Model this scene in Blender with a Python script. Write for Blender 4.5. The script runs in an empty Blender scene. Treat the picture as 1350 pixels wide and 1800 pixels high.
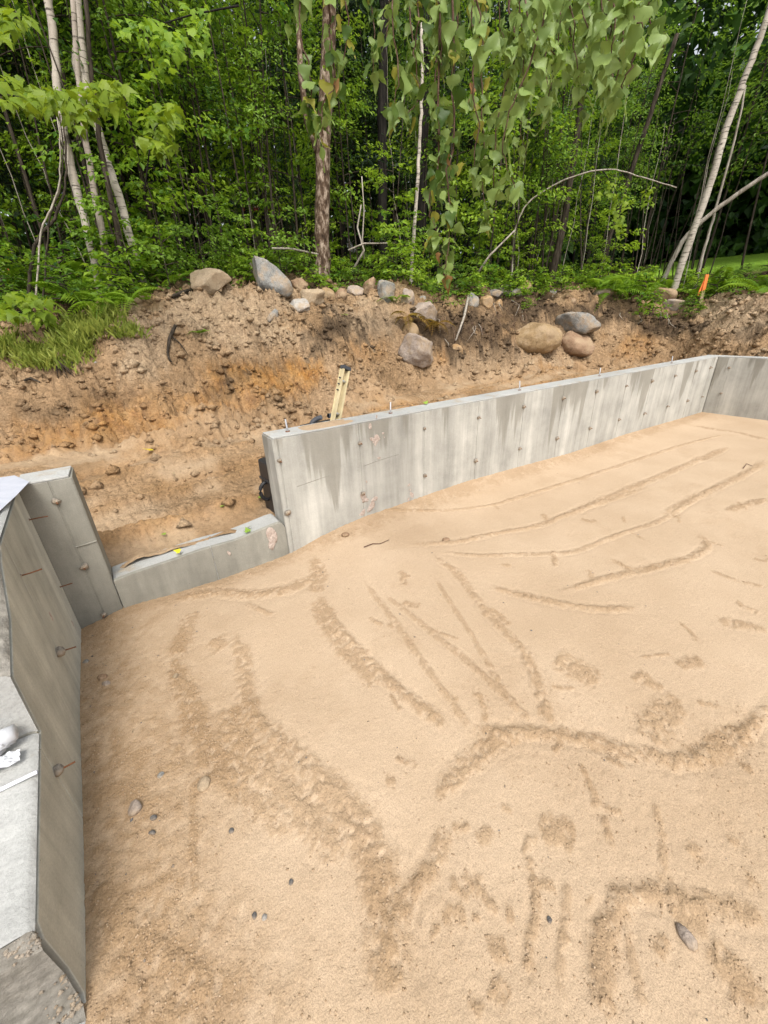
import bpy, bmesh, math
import numpy as np
from mathutils import Matrix, Vector

rng = np.random.default_rng(11)
sc = bpy.context.scene
col = sc.collection

# ------------------------------------------------------------------ camera, sky, sun, exposure
FPX = 711.196            # focal length in pixels of the 1350 x 1800 photograph
PX, PY = 675.0, 900.0


def _unit(v):
    v = np.asarray(v, float)
    return v / np.linalg.norm(v)


_ex = _unit([1870 - PX, -(515 - PY), -FPX])
_ez = -_unit([735 - PX, -(2400 - PY), -FPX])
_ex = _unit(_ex - _ez * _ex.dot(_ez))
_ey = np.cross(_ez, _ex)
MC = np.stack([_ex, _ey, _ez], 1)          # camera axes <- world axes (X along the far wall, Y towards it, Z up)
cam_data = bpy.data.cameras.new('camera')
cam_data.sensor_fit = 'HORIZONTAL'
cam_data.sensor_width = 36.0
cam_data.lens = FPX / 1350.0 * 36.0
cam_data.clip_start = 0.02
cam_data.clip_end = 2000.0
cam = bpy.data.objects.new('camera', cam_data)
col.objects.link(cam)
cam.matrix_world = Matrix([list(r) + [0.0] for r in MC.T] + [[0, 0, 0, 1]])
sc.camera = cam

world = bpy.data.worlds.new('World')
sc.world = world
world.use_nodes = True
wn = world.node_tree
wn.nodes.clear()
w_out = wn.nodes.new('ShaderNodeOutputWorld')
w_bg = wn.nodes.new('ShaderNodeBackground')
w_sky = wn.nodes.new('ShaderNodeTexSky')
w_hsv = wn.nodes.new('ShaderNodeHueSaturation')
w_sky.sky_type = 'NISHITA'
w_sky.sun_disc = False
SUN_EL, SUN_AZ = math.radians(54), math.radians(-160)   # azimuth from +Y towards +X
w_sky.sun_elevation = SUN_EL
w_sky.sun_rotation = SUN_AZ
w_sky.air_density = 1.0
w_sky.dust_density = 4.0
w_sky.ozone_density = 1.0
w_hsv.inputs['Saturation'].default_value = 0.28         # overcast: a nearly white sky
w_bg.inputs['Strength'].default_value = 0.15
wn.links.new(w_sky.outputs[0], w_hsv.inputs['Color'])
wn.links.new(w_hsv.outputs[0], w_bg.inputs['Color'])
wn.links.new(w_bg.outputs[0], w_out.inputs['Surface'])

sun_data = bpy.data.lights.new('sun', 'SUN')
sun_data.energy = 1.5
sun_data.angle = math.radians(20)
sun_data.color = (1.0, 0.95, 0.87)
sun = bpy.data.objects.new('sun', sun_data)
col.objects.link(sun)
_sd = Vector((math.sin(SUN_AZ) * math.cos(SUN_EL), math.cos(SUN_AZ) * math.cos(SUN_EL), math.sin(SUN_EL)))
sun.rotation_euler = (-_sd).to_track_quat('-Z', 'Y').to_euler()

sc.view_settings.view_transform = 'Standard'
sc.view_settings.look = 'None'
sc.view_settings.exposure = 0.74
sc.view_settings.gamma = 1.0
sc.view_settings.use_curve_mapping = False
sc.render.engine = 'CYCLES'
sc.cycles.use_denoising = True
sc.cycles.max_bounces = 6
sc.cycles.diffuse_bounces = 3
sc.cycles.glossy_bounces = 2
sc.cycles.transmission_bounces = 3
sc.cycles.transparent_max_bounces = 4

# ------------------------------------------------------------------ geometry helpers


def ray(px, py):
    return MC.T @ np.array([px - PX, -(py - PY), -FPX])


def on_y(px, py, y):
    r = ray(px, py)
    return r * (y / r[1])


def on_z(px, py, z):
    r = ray(px, py)
    return r * (z / r[2])


def at_r(px, py, r):
    d = ray(px, py)
    return d * (r / math.hypot(d[0], d[1]))


def size_at(p, npx):
    """metres covered by npx photograph pixels at world point p"""
    return npx * -(MC @ np.asarray(p))[2] / FPX


def _hash(ix, iy, iz, seed):
    h = (ix * 374761393 + iy * 668265263 + iz * 2147483647 + seed * 1274126177) & 0xFFFFFFFF
    h = ((h ^ (h >> 13)) * 1274126177) & 0xFFFFFFFF
    h = h ^ (h >> 16)
    return (h & 0xFFFF) / 65535.0


def vnoise2(x, y, seed=0):
    x = np.asarray(x, float); y = np.asarray(y, float)
    xi = np.floor(x).astype(np.int64); yi = np.floor(y).astype(np.int64)
    u = x - xi; v = y - yi
    u = u * u * u * (u * (u * 6 - 15) + 10); v = v * v * v * (v * (v * 6 - 15) + 10)
    z = np.zeros_like(xi)
    a = _hash(xi, yi, z, seed); b = _hash(xi + 1, yi, z, seed)
    c = _hash(xi, yi + 1, z, seed); d = _hash(xi + 1, yi + 1, z, seed)
    return (a * (1 - u) + b * u) * (1 - v) + (c * (1 - u) + d * u) * v * 1.0 - 0.5


def fbm(x, y, seed=0, octaves=4, gain=0.5):
    s = 0.0; a = 1.0
    for o in range(octaves):
        ca, sa = math.cos(0.6 * o), math.sin(0.6 * o)
        s = s + a * vnoise2(x * ca - y * sa + 13.7 * o, x * sa + y * ca - 7.1 * o, seed + o)
        x = x * 2.03; y = y * 2.03; a *= gain
    return s


def sstep(a, b, x):
    t = np.clip((x - a) / (b - a), 0, 1)
    return t * t * (3 - 2 * t)


def mesh_from(name, V, F, mats=(), smooth=False, attrs=None, mat_idx=None):
    me = bpy.data.meshes.new(name)
    V = np.asarray(V, np.float32)
    if isinstance(F, np.ndarray):
        n, k = F.shape
        me.vertices.add(len(V)); me.vertices.foreach_set('co', V.ravel())
        me.loops.add(n * k); me.loops.foreach_set('vertex_index', F.astype(np.int32).ravel())
        me.polygons.add(n)
        me.polygons.foreach_set('loop_start', np.arange(0, n * k, k, dtype=np.int32))
        me.update(calc_edges=True)
    else:
        me.from_pydata([tuple(map(float, v)) for v in V], [], F)
    for m in mats:
        me.materials.append(m)
    if mat_idx is not None:
        me.polygons.foreach_set('material_index', np.asarray(mat_idx, np.int32))
    me.polygons.foreach_set('use_smooth', np.full(len(me.polygons), bool(smooth)))
    for an, av in (attrs or {}).items():
        at = me.attributes.new(an, 'FLOAT', 'POINT')
        at.data.foreach_set('value', np.asarray(av, np.float32))
    me.update()
    return me


class Geo:
    """collects vertices and faces of ONE mesh"""

    def __init__(self):
        self.V = []; self.F = []; self.M = []; self.mi = 0

    def raw(self, V, F):
        b = len(self.V)
        self.V.extend([tuple(v) for v in V])
        for f in F:
            self.F.append([b + i for i in f]); self.M.append(self.mi)
        return self

    def box(self, lo, hi):
        x0, y0, z0 = lo; x1, y1, z1 = hi
        V = [(x0, y0, z0), (x1, y0, z0), (x1, y1, z0), (x0, y1, z0), (x0, y0, z1), (x1, y0, z1), (x1, y1, z1), (x0, y1, z1)]
        return self.raw(V, [(0, 3, 2, 1), (4, 5, 6, 7), (0, 1, 5, 4), (1, 2, 6, 5), (2, 3, 7, 6), (3, 0, 4, 7)])

    def tube(self, pts, rad, n=8, cap=True, jitter=0.0):
        pts = np.asarray(pts, float)
        rad = np.broadcast_to(np.asarray(rad, float), (len(pts),))
        T = np.gradient(pts, axis=0)
        T /= np.maximum(np.linalg.norm(T, axis=1, keepdims=True), 1e-9)
        ref = np.array([0.0, 0, 1]) if abs(T[0][2]) < 0.8 else np.array([1.0, 0, 0])
        V = []
        for p, t, r in zip(pts, T, rad):
            a = _unit(np.cross(ref, t)); b = np.cross(t, a)
            for k in range(n):
                an = 2 * math.pi * k / n
                rr = r * (1 + jitter * (rng.random() - .5))
                V.append(p + rr * (math.cos(an) * a + math.sin(an) * b))
        F = []
        for i in range(len(pts) - 1):
            for k in range(n):
                k2 = (k + 1) % n
                F.append((i * n + k, i * n + k2, (i + 1) * n + k2, (i + 1) * n + k))
        if cap:
            F.append(tuple(range(n))[::-1]); F.append(tuple((len(pts) - 1) * n + k for k in range(n)))
        return self.raw(V, F)

    def lathe(self, prof, c=(0, 0, 0), n=12):
        V = []; F = []
        for r, z in prof:
            for k in range(n):
                an = 2 * math.pi * k / n
                V.append((c[0] + r * math.cos(an), c[1] + r * math.sin(an), c[2] + z))
        for i in range(len(prof) - 1):
            for k in range(n):
                k2 = (k + 1) % n
                F.append((i * n + k, i * n + k2, (i + 1) * n + k2, (i + 1) * n + k))
        F.append(tuple(range(n))[::-1]); F.append(tuple((len(prof) - 1) * n + k for k in range(n)))
        return self.raw(V, F)

    def prism(self, poly, axis_vec):
        """polygon (list of 3-D points) pushed along axis_vec"""
        P = [np.asarray(p, float) for p in poly]
        n = len(P); av = np.asarray(axis_vec, float)
        V = P + [p + av for p in P]
        F = [tuple(range(n))[::-1], tuple(range(n, 2 * n))] + [(i, (i + 1) % n, n + (i + 1) % n, n + i) for i in range(n)]
        return self.raw(V, F)

    def mesh(self, name, *mats, smooth=False, loc=(0, 0, 0), bevel=0.0, segs=1):
        V = np.asarray(self.V, float) - np.asarray(loc, float)
        me = mesh_from(name, V, self.F, mats, smooth, None, self.M)
        bm = bmesh.new(); bm.from_mesh(me)
        if bevel:
            bmesh.ops.bevel(bm, geom=[e for e in bm.edges if e.calc_face_angle(0) > 0.5], offset=bevel, segments=segs, affect='EDGES', profile=0.6)
        bmesh.ops.recalc_face_normals(bm, faces=bm.faces)
        bm.to_mesh(me); bm.free()
        return me


def put(name, me, parent=None, loc=(0, 0, 0), rot=(0, 0, 0), scale=(1, 1, 1), kind=None, label=None, cat=None, group=None):
    o = bpy.data.objects.new(name, me)
    col.objects.link(o)
    o.location = loc; o.rotation_euler = rot; o.scale = scale
    if parent is not None: o.parent = parent
    if kind: o['kind'] = kind
    if label: o['label'] = label
    if cat: o['category'] = cat
    if group: o['group'] = group
    return o


def thing(name, label, cat, loc=(0, 0, 0), rot=(0, 0, 0), group=None):
    return put(name, None, None, loc, rot, label=label, cat=cat, group=group)


def copy_tree(o, parent=None):
    c = o.copy(); col.objects.link(c)
    if parent is not None: c.parent = parent
    for ch in list(o.children):
        copy_tree(ch, c)
    return c


# ------------------------------------------------------------------ materials


class Nt:
    def __init__(self, name):
        self.m = bpy.data.materials.new(name); self.m.use_nodes = True
        self.t = self.m.node_tree
        self.b = self.t.nodes['Principled BSDF']
        self.out = self.t.nodes['Material Output']

    def n(self, typ, **kw):
        nd = self.t.nodes.new('ShaderNode' + typ)
        for k, v in kw.items():
            if k in nd.inputs: self.set(nd.inputs[k], v)
            else: setattr(nd, k, v)
        return nd

    def set(self, sock, v):
        if hasattr(v, 'is_output') or isinstance(v, bpy.types.NodeSocket): self.t.links.new(v, sock)
        else:
            if sock.type == 'RGBA' and len(v) == 3: v = (*v, 1)
            sock.default_value = v

    def coords(self, scale=(1, 1, 1), kind='Object'):
        tc = self.n('TexCoord'); mp = self.n('Mapping')
        self.t.links.new(tc.outputs[kind], mp.inputs['Vector'])
        mp.inputs['Scale'].default_value = scale
        return mp.outputs[0]

    def noise(self, vec, scale, detail=4, rough=0.55, dist=0.0):
        nd = self.n('TexNoise'); self.set(nd.inputs['Vector'], vec)
        nd.inputs['Scale'].default_value = scale; nd.inputs['Detail'].default_value = detail
        nd.inputs['Roughness'].default_value = rough; nd.inputs['Distortion'].default_value = dist
        return nd.outputs['Fac']

    def voro(self, vec, scale, feature='F1'):
        nd = self.n('TexVoronoi'); nd.feature = feature; self.set(nd.inputs['Vector'], vec)
        nd.inputs['Scale'].default_value = scale
        return nd.outputs['Distance']

    def ramp(self, fac, stops):
        nd = self.n('ValToRGB'); self.set(nd.inputs[0], fac)
        el = nd.color_ramp.elements
        while len(el) < len(stops): el.new(0.5)
        for e, (p, c) in zip(el, stops):
            e.position = p
            e.color = (c, c, c, 1) if isinstance(c, (int, float)) else (*c, 1)
        return nd.outputs[0]

    def mix(self, fac, a, b, mode='MIX'):
        nd = self.n('MixRGB'); nd.blend_type = mode
        self.set(nd.inputs[0], fac); self.set(nd.inputs[1], a); self.set(nd.inputs[2], b)
        return nd.outputs[0]

    def math(self, op, a, b=0.5):
        nd = self.n('Math'); nd.operation = op
        self.set(nd.inputs[0], a); self.set(nd.inputs[1], b)
        return nd.outputs[0]

    def attr(self, name):
        nd = self.n('Attribute'); nd.attribute_name = name
        return nd.outputs['Fac']

    def bump(self, h, strength=0.5, dist=0.01, normal=None):
        nd = self.n('Bump'); self.set(nd.inputs['Height'], h)
        nd.inputs['Strength'].default_value = strength; nd.inputs['Distance'].default_value = dist
        if normal is not None: self.set(nd.inputs['Normal'], normal)
        return nd.outputs[0]

    def done(self, color=None, rough=None, normal=None, metal=None, spec=None):
        if color is not None: self.set(self.b.inputs['Base Color'], color)
        if rough is not None: self.set(self.b.inputs['Roughness'], rough)
        if normal is not None: self.set(self.b.inputs['Normal'], normal)
        if metal is not None: self.b.inputs['Metallic'].default_value = metal
        if spec is not None: self.b.inputs['Specular IOR Level'].default_value = spec
        return self.m


def m_sand():
    s = Nt('sand'); c = s.coords()
    dry = s.ramp(s.noise(c, 1.7, 5), [(0.3, (0.44, 0.323, 0.213)), (0.7, (0.505, 0.381, 0.262))])
    damp = s.ramp(s.noise(c, 3.1, 5), [(0.3, (0.305, 0.203, 0.115)), (0.7, (0.385, 0.268, 0.160))])
    base = s.mix(s.attr('damp'), dry, damp)
    g = s.noise(c, 260, 2, 0.7)
    base = s.mix(0.8, base, s.ramp(g, [(0.30, 0.66), (0.5, 0.97), (0.72, 1.2)]), 'MULTIPLY')
    sp = s.ramp(s.voro(c, 95), [(0.0, 1), (0.10, 1), (0.14, 0)])
    spn = s.ramp(s.noise(c, 31, 1), [(0.58, 0), (0.62, 1)])
    base = s.mix(s.math('MULTIPLY', s.math('MULTIPLY', sp, spn), 0.55), base, (0.16, 0.13, 0.10))
    b1 = s.bump(s.noise(c, 70, 5, 0.7), 0.45, 0.010)
    cr = s.math('MULTIPLY', s.math('SUBTRACT', 1.0, s.voro(c, 105)), s.attr('damp'))   # broken crust
    b1 = s.bump(cr, 0.5, 0.006, b1)
    b2 = s.bump(g, 0.5, 0.004, b1)
    return s.done(base, 0.95, b2, spec=0.15)


def m_dirt():
    s = Nt('excavated_soil'); c = s.coords()
    n1 = s.noise(c, 1.3, 6, 0.6)
    base = s.ramp(n1, [(0.3, (0.21, 0.135, 0.072)), (0.5, (0.285, 0.188, 0.105)), (0.72, (0.36, 0.25, 0.15))])
    och = s.ramp(s.noise(c, 5, 5, 0.65), [(0.3, (0.17, 0.066, 0.02)), (0.5, (0.36, 0.175, 0.045)), (0.75, (0.42, 0.255, 0.105))])
    base = s.mix(s.attr('ochre'), base, och)
    base = s.mix(s.attr('dry'), base, s.ramp(s.noise(c, 4, 5), [(0.3, (0.31, 0.222, 0.14)), (0.7, (0.42, 0.315, 0.205))]))
    base = s.mix(s.attr('topsoil'), base, s.ramp(s.noise(c, 9, 5), [(0.3, (0.035, 0.024, 0.016)), (0.7, (0.11, 0.075, 0.045))]))
    duff = s.ramp(s.noise(c, 26, 5, 0.7), [(0.3, (0.03, 0.022, 0.014)), (0.5, (0.085, 0.055, 0.03)), (0.75, (0.17, 0.11, 0.06))])
    base = s.mix(s.attr('duff'), base, duff)
    base = s.mix(s.attr('lawn'), base, s.ramp(s.noise(c, 3, 4), [(0.3, (0.20, 0.36, 0.035)), (0.7, (0.28, 0.46, 0.055))]))
    g = s.noise(c, 42, 5, 0.8)
    base = s.mix(0.85, base, s.ramp(g, [(0.30, 0.62), (0.48, 1.0), (0.7, 1.22)]), 'MULTIPLY')
    loose = s.math('SUBTRACT', 1.0, s.math('MULTIPLY', s.attr('packed'), 0.85))
    wc = s.mix(0.03, c, s.n('TexNoise', Scale=9.0).outputs['Color'])
    for sc_, k in ((21, .26), (55, .24)):                 # crumbs and small clods, each of its own shade
        vn = s.n('TexVoronoi'); s.set(vn.inputs['Vector'], wc); vn.inputs['Scale'].default_value = sc_
        bw = s.n('RGBToBW'); s.t.links.new(vn.outputs['Color'], bw.inputs[0])
        base = s.mix(s.math('MULTIPLY', k, loose), base, s.ramp(bw.outputs[0], [(0.2, 0.55), (0.5, 1.0), (0.8, 1.4)]), 'MULTIPLY')
    b1 = s.bump(s.math('MULTIPLY', s.noise(c, 13, 6, 0.6), s.math('ADD', loose, .25)), 0.8, 0.05)
    b1 = s.bump(s.math('MULTIPLY', s.math('SUBTRACT', 1.0, s.voro(wc, 21)), loose), 0.6, 0.022, b1)
    b1 = s.bump(s.math('MULTIPLY', s.math('SUBTRACT', 1.0, s.voro(wc, 55)), loose), 0.6, 0.010, b1)
    b2 = s.bump(g, 0.5, 0.010, b1)
    return s.done(base, 0.95, b2, spec=0.12)


BASE_LIFT = 1.56


def m_concrete(name, streak_scale, dark=1.0, stain=True):
    s = Nt(name); c = s.coords()
    base = s.ramp(s.noise(c, 1.4, 5), [(0.3, (0.365, 0.355, 0.318)), (0.7, (0.46, 0.448, 0.405))])
    st = s.noise(s.coords(streak_scale), 1.0, 5, 0.62)
    blo = s.noise(c, 3.4, 6, .62)
    base = s.mix(0.7, base, s.ramp(blo, [(0.32, 0.72), (0.5, 1.0), (0.66, 1.2)]), 'MULTIPLY')
    base = s.mix(0.62, base, s.ramp(st, [(0.34, 0.68), (0.46, 0.92), (0.56, 1.05), (0.66, 1.30)]), 'MULTIPLY')
    fine = s.noise(s.coords(tuple(k * 6 for k in streak_scale)), 1.0, 3)
    base = s.mix(0.22, base, s.ramp(fine, [(0.35, 0.78), (0.65, 1.18)]), 'MULTIPLY')
    if stain:                                   # rain that soaked in from the top edge and ran down
        tc = s.n('TexCoord'); sx = s.n('SeparateXYZ'); s.t.links.new(tc.outputs['Object'], sx.inputs[0])
        h = s.math('ADD', sx.outputs['Z'], s.math('MULTIPLY', s.noise(s.coords(tuple(k * .55 for k in streak_scale)), 1.0, 5, .6), 3.2))
        h = s.math('SUBTRACT', h, 1.34 + BASE_LIFT)
        wet = s.ramp(s.math('ADD', h, .35), [(0.0, 0.0), (0.22, 0.0), (0.36, 0.9), (1, 1.0)])
        base = s.mix(s.math('MULTIPLY', wet, 0.66), base, (0.20, 0.185, 0.15))
    pits = s.ramp(s.voro(c, 46), [(0.0, 1), (0.07, 1), (0.10, 0)])
    pn = s.ramp(s.noise(c, 9, 2), [(0.56, 0), (0.62, 1)])
    pit = s.math('MULTIPLY', pits, pn)
    base = s.mix(s.math('MULTIPLY', pit, 0.7), base, (0.09, 0.085, 0.075))
    speck = s.noise(c, 190, 2)
    base = s.mix(0.4, base, s.ramp(speck, [(0.3, 0.75), (0.7, 1.2)]), 'MULTIPLY')
    if dark != 1.0: base = s.mix(1.0, base, dark, 'MULTIPLY')
    b = s.bump(s.noise(c, 38, 5, 0.65), 0.25, 0.008)
    b = s.bump(s.math('SUBTRACT', 1.0, pit), 0.5, 0.004, b)
    return s.done(base, 0.85, b, spec=0.25)


def m_concrete_top():
    s = Nt('concrete_trowelled'); c = s.coords()
    base = s.ramp(s.noise(c, 2.6, 6), [(0.3, (0.33, 0.33, 0.315)), (0.7, (0.45, 0.45, 0.43))])
    stn = s.ramp(s.noise(c, 6, 5, .6), [(0.56, 0), (0.68, 1)])
    base = s.mix(s.math('MULTIPLY', stn, 0.5), base, (0.36, 0.27, 0.16))
    sp = s.noise(c, 110, 3, .7)
    base = s.mix(0.55, base, s.ramp(sp, [(0.3, 0.72), (0.5, 1), (0.7, 1.15)]), 'MULTIPLY')
    b = s.bump(s.noise(c, 30, 6, .7), 0.45, 0.012)
    b = s.bump(sp, 0.4, 0.004, b)
    return s.done(base, 0.9, b, spec=0.2)


def m_rough_concrete():
    s = Nt('broken_concrete'); c = s.coords()
    base = s.ramp(s.noise(c, 22, 5, .7), [(0.3, (0.20, 0.185, 0.155)), (0.55, (0.28, 0.26, 0.225)), (0.75, (0.37, 0.345, 0.30))])
    v = s.voro(c, 38)
    base = s.mix(0.6, base, s.ramp(v, [(0.0, 1.15), (0.6, 0.6)]), 'MULTIPLY')
    b = s.bump(v, -0.8, 0.02); b = s.bump(s.noise(c, 60, 4, .7), 0.6, 0.012, b)
    return s.done(base, 0.95, b, spec=0.15)


def m_rock(name, c1, c2, c3, scale=3.0, spk=0.5):
    s = Nt(name); c = s.coords()
    base = s.ramp(s.noise(c, scale, 6, .62), [(0.3, c1), (0.5, c2), (0.72, c3)])
    base = s.mix(spk, base, s.ramp(s.noise(c, 60, 3, .7), [(0.3, 0.55), (0.5, 1.0), (0.7, 1.35)]), 'MULTIPLY')
    cr = s.ramp(s.voro(s.mix(0.25, c, s.n('TexNoise', Scale=3.0).outputs['Color']), 5, 'DISTANCE_TO_EDGE'), [(0.0, 0.55), (0.035, 1)])
    base = s.mix(0.5, base, cr, 'MULTIPLY')
    dust = s.ramp(s.noise(c, 4.5, 6, .65), [(0.46, 0), (0.62, 0.75)])
    if spk != .4: base = s.mix(dust, base, (0.35, 0.255, 0.16))
    b = s.bump(s.noise(c, 12, 7, .68), 0.6, 0.05); b = s.bump(s.noise(c, 60, 3), 0.3, 0.01, b)
    return s.done(base, 0.88, b, spec=0.2)


def m_bark(name, c1, c2, c3, vs=(9, 9, 1.4), bump=0.7):
    s = Nt(name); c = s.coords(vs)
    n = s.noise(c, 3, 6, .68)
    base = s.ramp(n, [(0.32, c1), (0.5, c2), (0.68, c3)])
    b = s.bump(n, bump, 0.02)
    return s.done(base, 0.9, b, spec=0.15)


def m_birch(name='birch_bark', light=(0.52, 0.47, 0.40), mid=(0.33, 0.285, 0.235)):
    s = Nt(name)
    base = s.ramp(s.noise(s.coords((3, 3, 1.2)), 2, 4), [(0.3, mid), (0.65, light)])
    ln = s.noise(s.coords((2.0, 2.0, 17)), 2.4, 4, .6)
    lm = s.ramp(ln, [(0.56, 0), (0.63, 1)])
    base = s.mix(s.math('MULTIPLY', lm, 0.85), base, (0.035, 0.028, 0.022))
    kn = s.ramp(s.noise(s.coords((1.2, 1.2, 2.2)), 2.0, 3), [(0.62, 0), (0.7, 1)])
    base = s.mix(s.math('MULTIPLY', kn, 0.8), base, (0.05, 0.04, 0.03))
    return s.done(base, 0.75, s.bump(ln, 0.4, 0.01), spec=0.2)


def m_leaf(name, dark, light, trans, tw=0.38, rough=0.5, spec=0.3, under=None, vary=0.5):
    s = Nt(name)
    oi = s.n('ObjectInfo')
    t = s.math('ADD', s.attr('tone'), s.math('MULTIPLY', s.math('SUBTRACT', oi.outputs['Random'], 0.5), vary))
    cl = s.ramp(t, [(0.08, dark), (0.95, light)])
    if under is not None:
        ge = s.n('NewGeometry')
        cl = s.mix(ge.outputs['Backfacing'], cl, under)
    s.set(s.b.inputs['Base Color'], cl)
    s.b.inputs['Roughness'].default_value = rough
    s.b.inputs['Specular IOR Level'].default_value = spec
    tr = s.n('BsdfTranslucent'); s.set(tr.inputs['Color'], s.mix(0.5, cl, trans))
    mx = s.n('MixShader'); mx.inputs[0].default_value = tw
    s.t.links.new(s.b.outputs[0], mx.inputs[1]); s.t.links.new(tr.outputs[0], mx.inputs[2])
    s.t.links.new(mx.outputs[0], s.out.inputs['Surface'])
    return s.m


def m_plain(name, c, rough=0.6, metal=0.0, spec=0.3, var=0.25, scale=30, bump=0.15):
    s = Nt(name); co = s.coords()
    n = s.noise(co, scale, 4)
    base = s.mix(var, c, s.ramp(n, [(0.3, tuple(k * .5 for k in c)), (0.7, tuple(min(1, k * 1.35) for k in c))]))
    return s.done(base, rough, s.bump(n, bump, 0.004), metal, spec)


def m_paper():
    s = Nt('printed_paper'); c = s.coords()
    base = s.ramp(s.noise(c, 14, 4), [(0.3, (0.42, 0.44, 0.50)), (0.7, (0.52, 0.53, 0.58))])
    mp = s.n('Mapping'); tc = s.n('TexCoord'); s.t.links.new(tc.outputs['Object'], mp.inputs['Vector'])
    mp.inputs['Rotation'].default_value = (0, 0, 0.45)
    br = s.n('TexBrick'); s.t.links.new(mp.outputs[0], br.inputs['Vector'])
    br.inputs['Scale'].default_value = 26; br.inputs['Mortar Size'].default_value = 0.012
    br.inputs['Color1'].default_value = br.inputs['Color2'].default_value = (0, 0, 0, 1); br.inputs['Mortar'].default_value = (1, 1, 1, 1)
    ln = s.math('MULTIPLY', br.outputs['Color'], s.ramp(s.noise(c, 20, 2), [(0.45, 0), (0.55, 0.5)]))
    base = s.mix(ln, base, (0.30, 0.33, 0.42))
    return s.done(base, 0.55, s.bump(s.noise(c, 8, 3), 0.2, 0.01), spec=0.3)


M = {}
M['sand'] = m_sand()
M['dirt'] = m_dirt()
M['conc_x'] = m_concrete('concrete_far_wall', (7, 7, 0.45))
M['conc_low'] = m_concrete('concrete_low_wall', (5, 5, 0.8), (.64, .63, .595), stain=False)
M['conc_left'] = m_concrete('concrete_left_wall', (6, 6, 0.4), (1.15, 1.16, 1.12), stain=False)
M['conc_top'] = m_concrete_top()
M['conc_rough'] = m_rough_concrete()
M['spall'] = m_rock('pink_spalled_concrete', (0.36, 0.275, 0.225), (0.47, 0.38, 0.325), (0.58, 0.50, 0.44), 18, .4)
M['mortar'] = m_rock('mortar_lump', (0.17, 0.15, 0.12), (0.28, 0.25, 0.21), (0.40, 0.37, 0.33), 25, .5)
M['rock_grey'] = m_rock('grey_rock', (0.15, 0.147, 0.138), (0.265, 0.26, 0.243), (0.41, 0.40, 0.375), 4, .75)
M['rock_white'] = m_rock('pale_rock', (0.26, 0.24, 0.21), (0.40, 0.38, 0.35), (0.54, 0.525, 0.49))
M['rock_tan'] = m_rock('tan_rock', (0.20, 0.13, 0.065), (0.31, 0.215, 0.115), (0.40, 0.305, 0.185), 2.2, .5)
M['rock_brown'] = m_rock('brown_rock', (0.18, 0.11, 0.065), (0.29, 0.19, 0.12), (0.40, 0.29, 0.19))
M['rock_pink'] = m_rock('pinkish_rock', (0.23, 0.18, 0.14), (0.35, 0.29, 0.245), (0.48, 0.42, 0.365))
M['rock_dust'] = m_rock('dusty_rock', (0.30, 0.22, 0.14), (0.40, 0.31, 0.21), (0.47, 0.38, 0.27))
M['rock_ochre'] = m_rock('ochre_rock', (0.24, 0.14, 0.065), (0.36, 0.23, 0.115), (0.45, 0.325, 0.19))
M['rock_dark'] = m_rock('dark_rock', (0.09, 0.085, 0.08), (0.15, 0.145, 0.14), (0.22, 0.21, 0.2))
M['birch'] = m_birch()
M['birch_dull'] = m_birch('birch_bark_dull', (0.37, 0.32, 0.27), (0.20, 0.165, 0.13))
M['bark'] = m_bark('dark_bark', (0.018, 0.014, 0.01), (0.045, 0.035, 0.026), (0.10, 0.08, 0.06))
M['bark_black'] = m_bark('black_bark', (0.008, 0.007, 0.006), (0.016, 0.014, 0.012), (0.035, 0.03, 0.025))
M['bark_flaky'] = m_bark('flaky_bark', (0.02, 0.013, 0.009), (0.10, 0.065, 0.042), (0.46, 0.37, 0.29), (5, 5, 2.2), 1.0)
M['bark_pale'] = m_bark('pale_bark', (0.16, 0.13, 0.10), (0.34, 0.30, 0.25), (0.50, 0.46, 0.40))
M['twig'] = m_bark('twig_bark', (0.06, 0.035, 0.024), (0.14, 0.085, 0.06), (0.24, 0.16, 0.12), (30, 30, 12))
M['leaf_birch'] = m_leaf('birch_leaf', (0.04, 0.09, 0.010), (0.25, 0.35, 0.10), (0.27, 0.39, 0.035), 0.36, 0.45, 0.3, vary=1.25)
M['leaf_birch_y'] = m_leaf('birch_leaf_yellowing', (0.20, 0.20, 0.025), (0.32, 0.31, 0.05), (0.4, 0.38, 0.05), 0.4)
M['leaf_birch_b'] = m_leaf('birch_leaf_brown', (0.22, 0.105, 0.035), (0.33, 0.19, 0.075), (0.36, 0.2, 0.06), 0.3)
M['leaf_maple'] = m_leaf('maple_leaf', (0.10, 0.18, 0.012), (0.25, 0.34, 0.02), (0.36, 0.46, 0.02), 0.42)
M['leaf_mid'] = m_leaf('broad_leaf', (0.018, 0.065, 0.012), (0.235, 0.39, 0.045), (0.32, 0.52, 0.03), .44)
M['leaf_bright'] = m_leaf('bright_leaf', (0.05, 0.15, 0.012), (0.35, 0.50, 0.045), (0.45, 0.64, 0.03), 0.47)
M['leaf_dark'] = m_leaf('shade_leaf', (0.008, 0.026, 0.008), (0.055, 0.125, 0.025), (0.07, 0.16, 0.02), 0.28)
M['leaf_far'] = m_leaf('far_leaf', (0.014, 0.045, 0.012), (0.10, 0.20, 0.04), (0.12, 0.24, 0.03), 0.3)
M['needle'] = m_leaf('hemlock_needle', (0.010, 0.026, 0.010), (0.028, 0.06, 0.018), (0.03, 0.06, 0.01), 0.15)
M['fern'] = m_leaf('fern_green', (0.07, 0.17, 0.012), (0.24, 0.38, 0.03), (0.32, 0.48, 0.02), 0.4)
M['fern_rust'] = m_leaf('fern_rusty', (0.16, 0.06, 0.02), (0.28, 0.20, 0.03), (0.3, 0.2, 0.03), 0.3)
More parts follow.
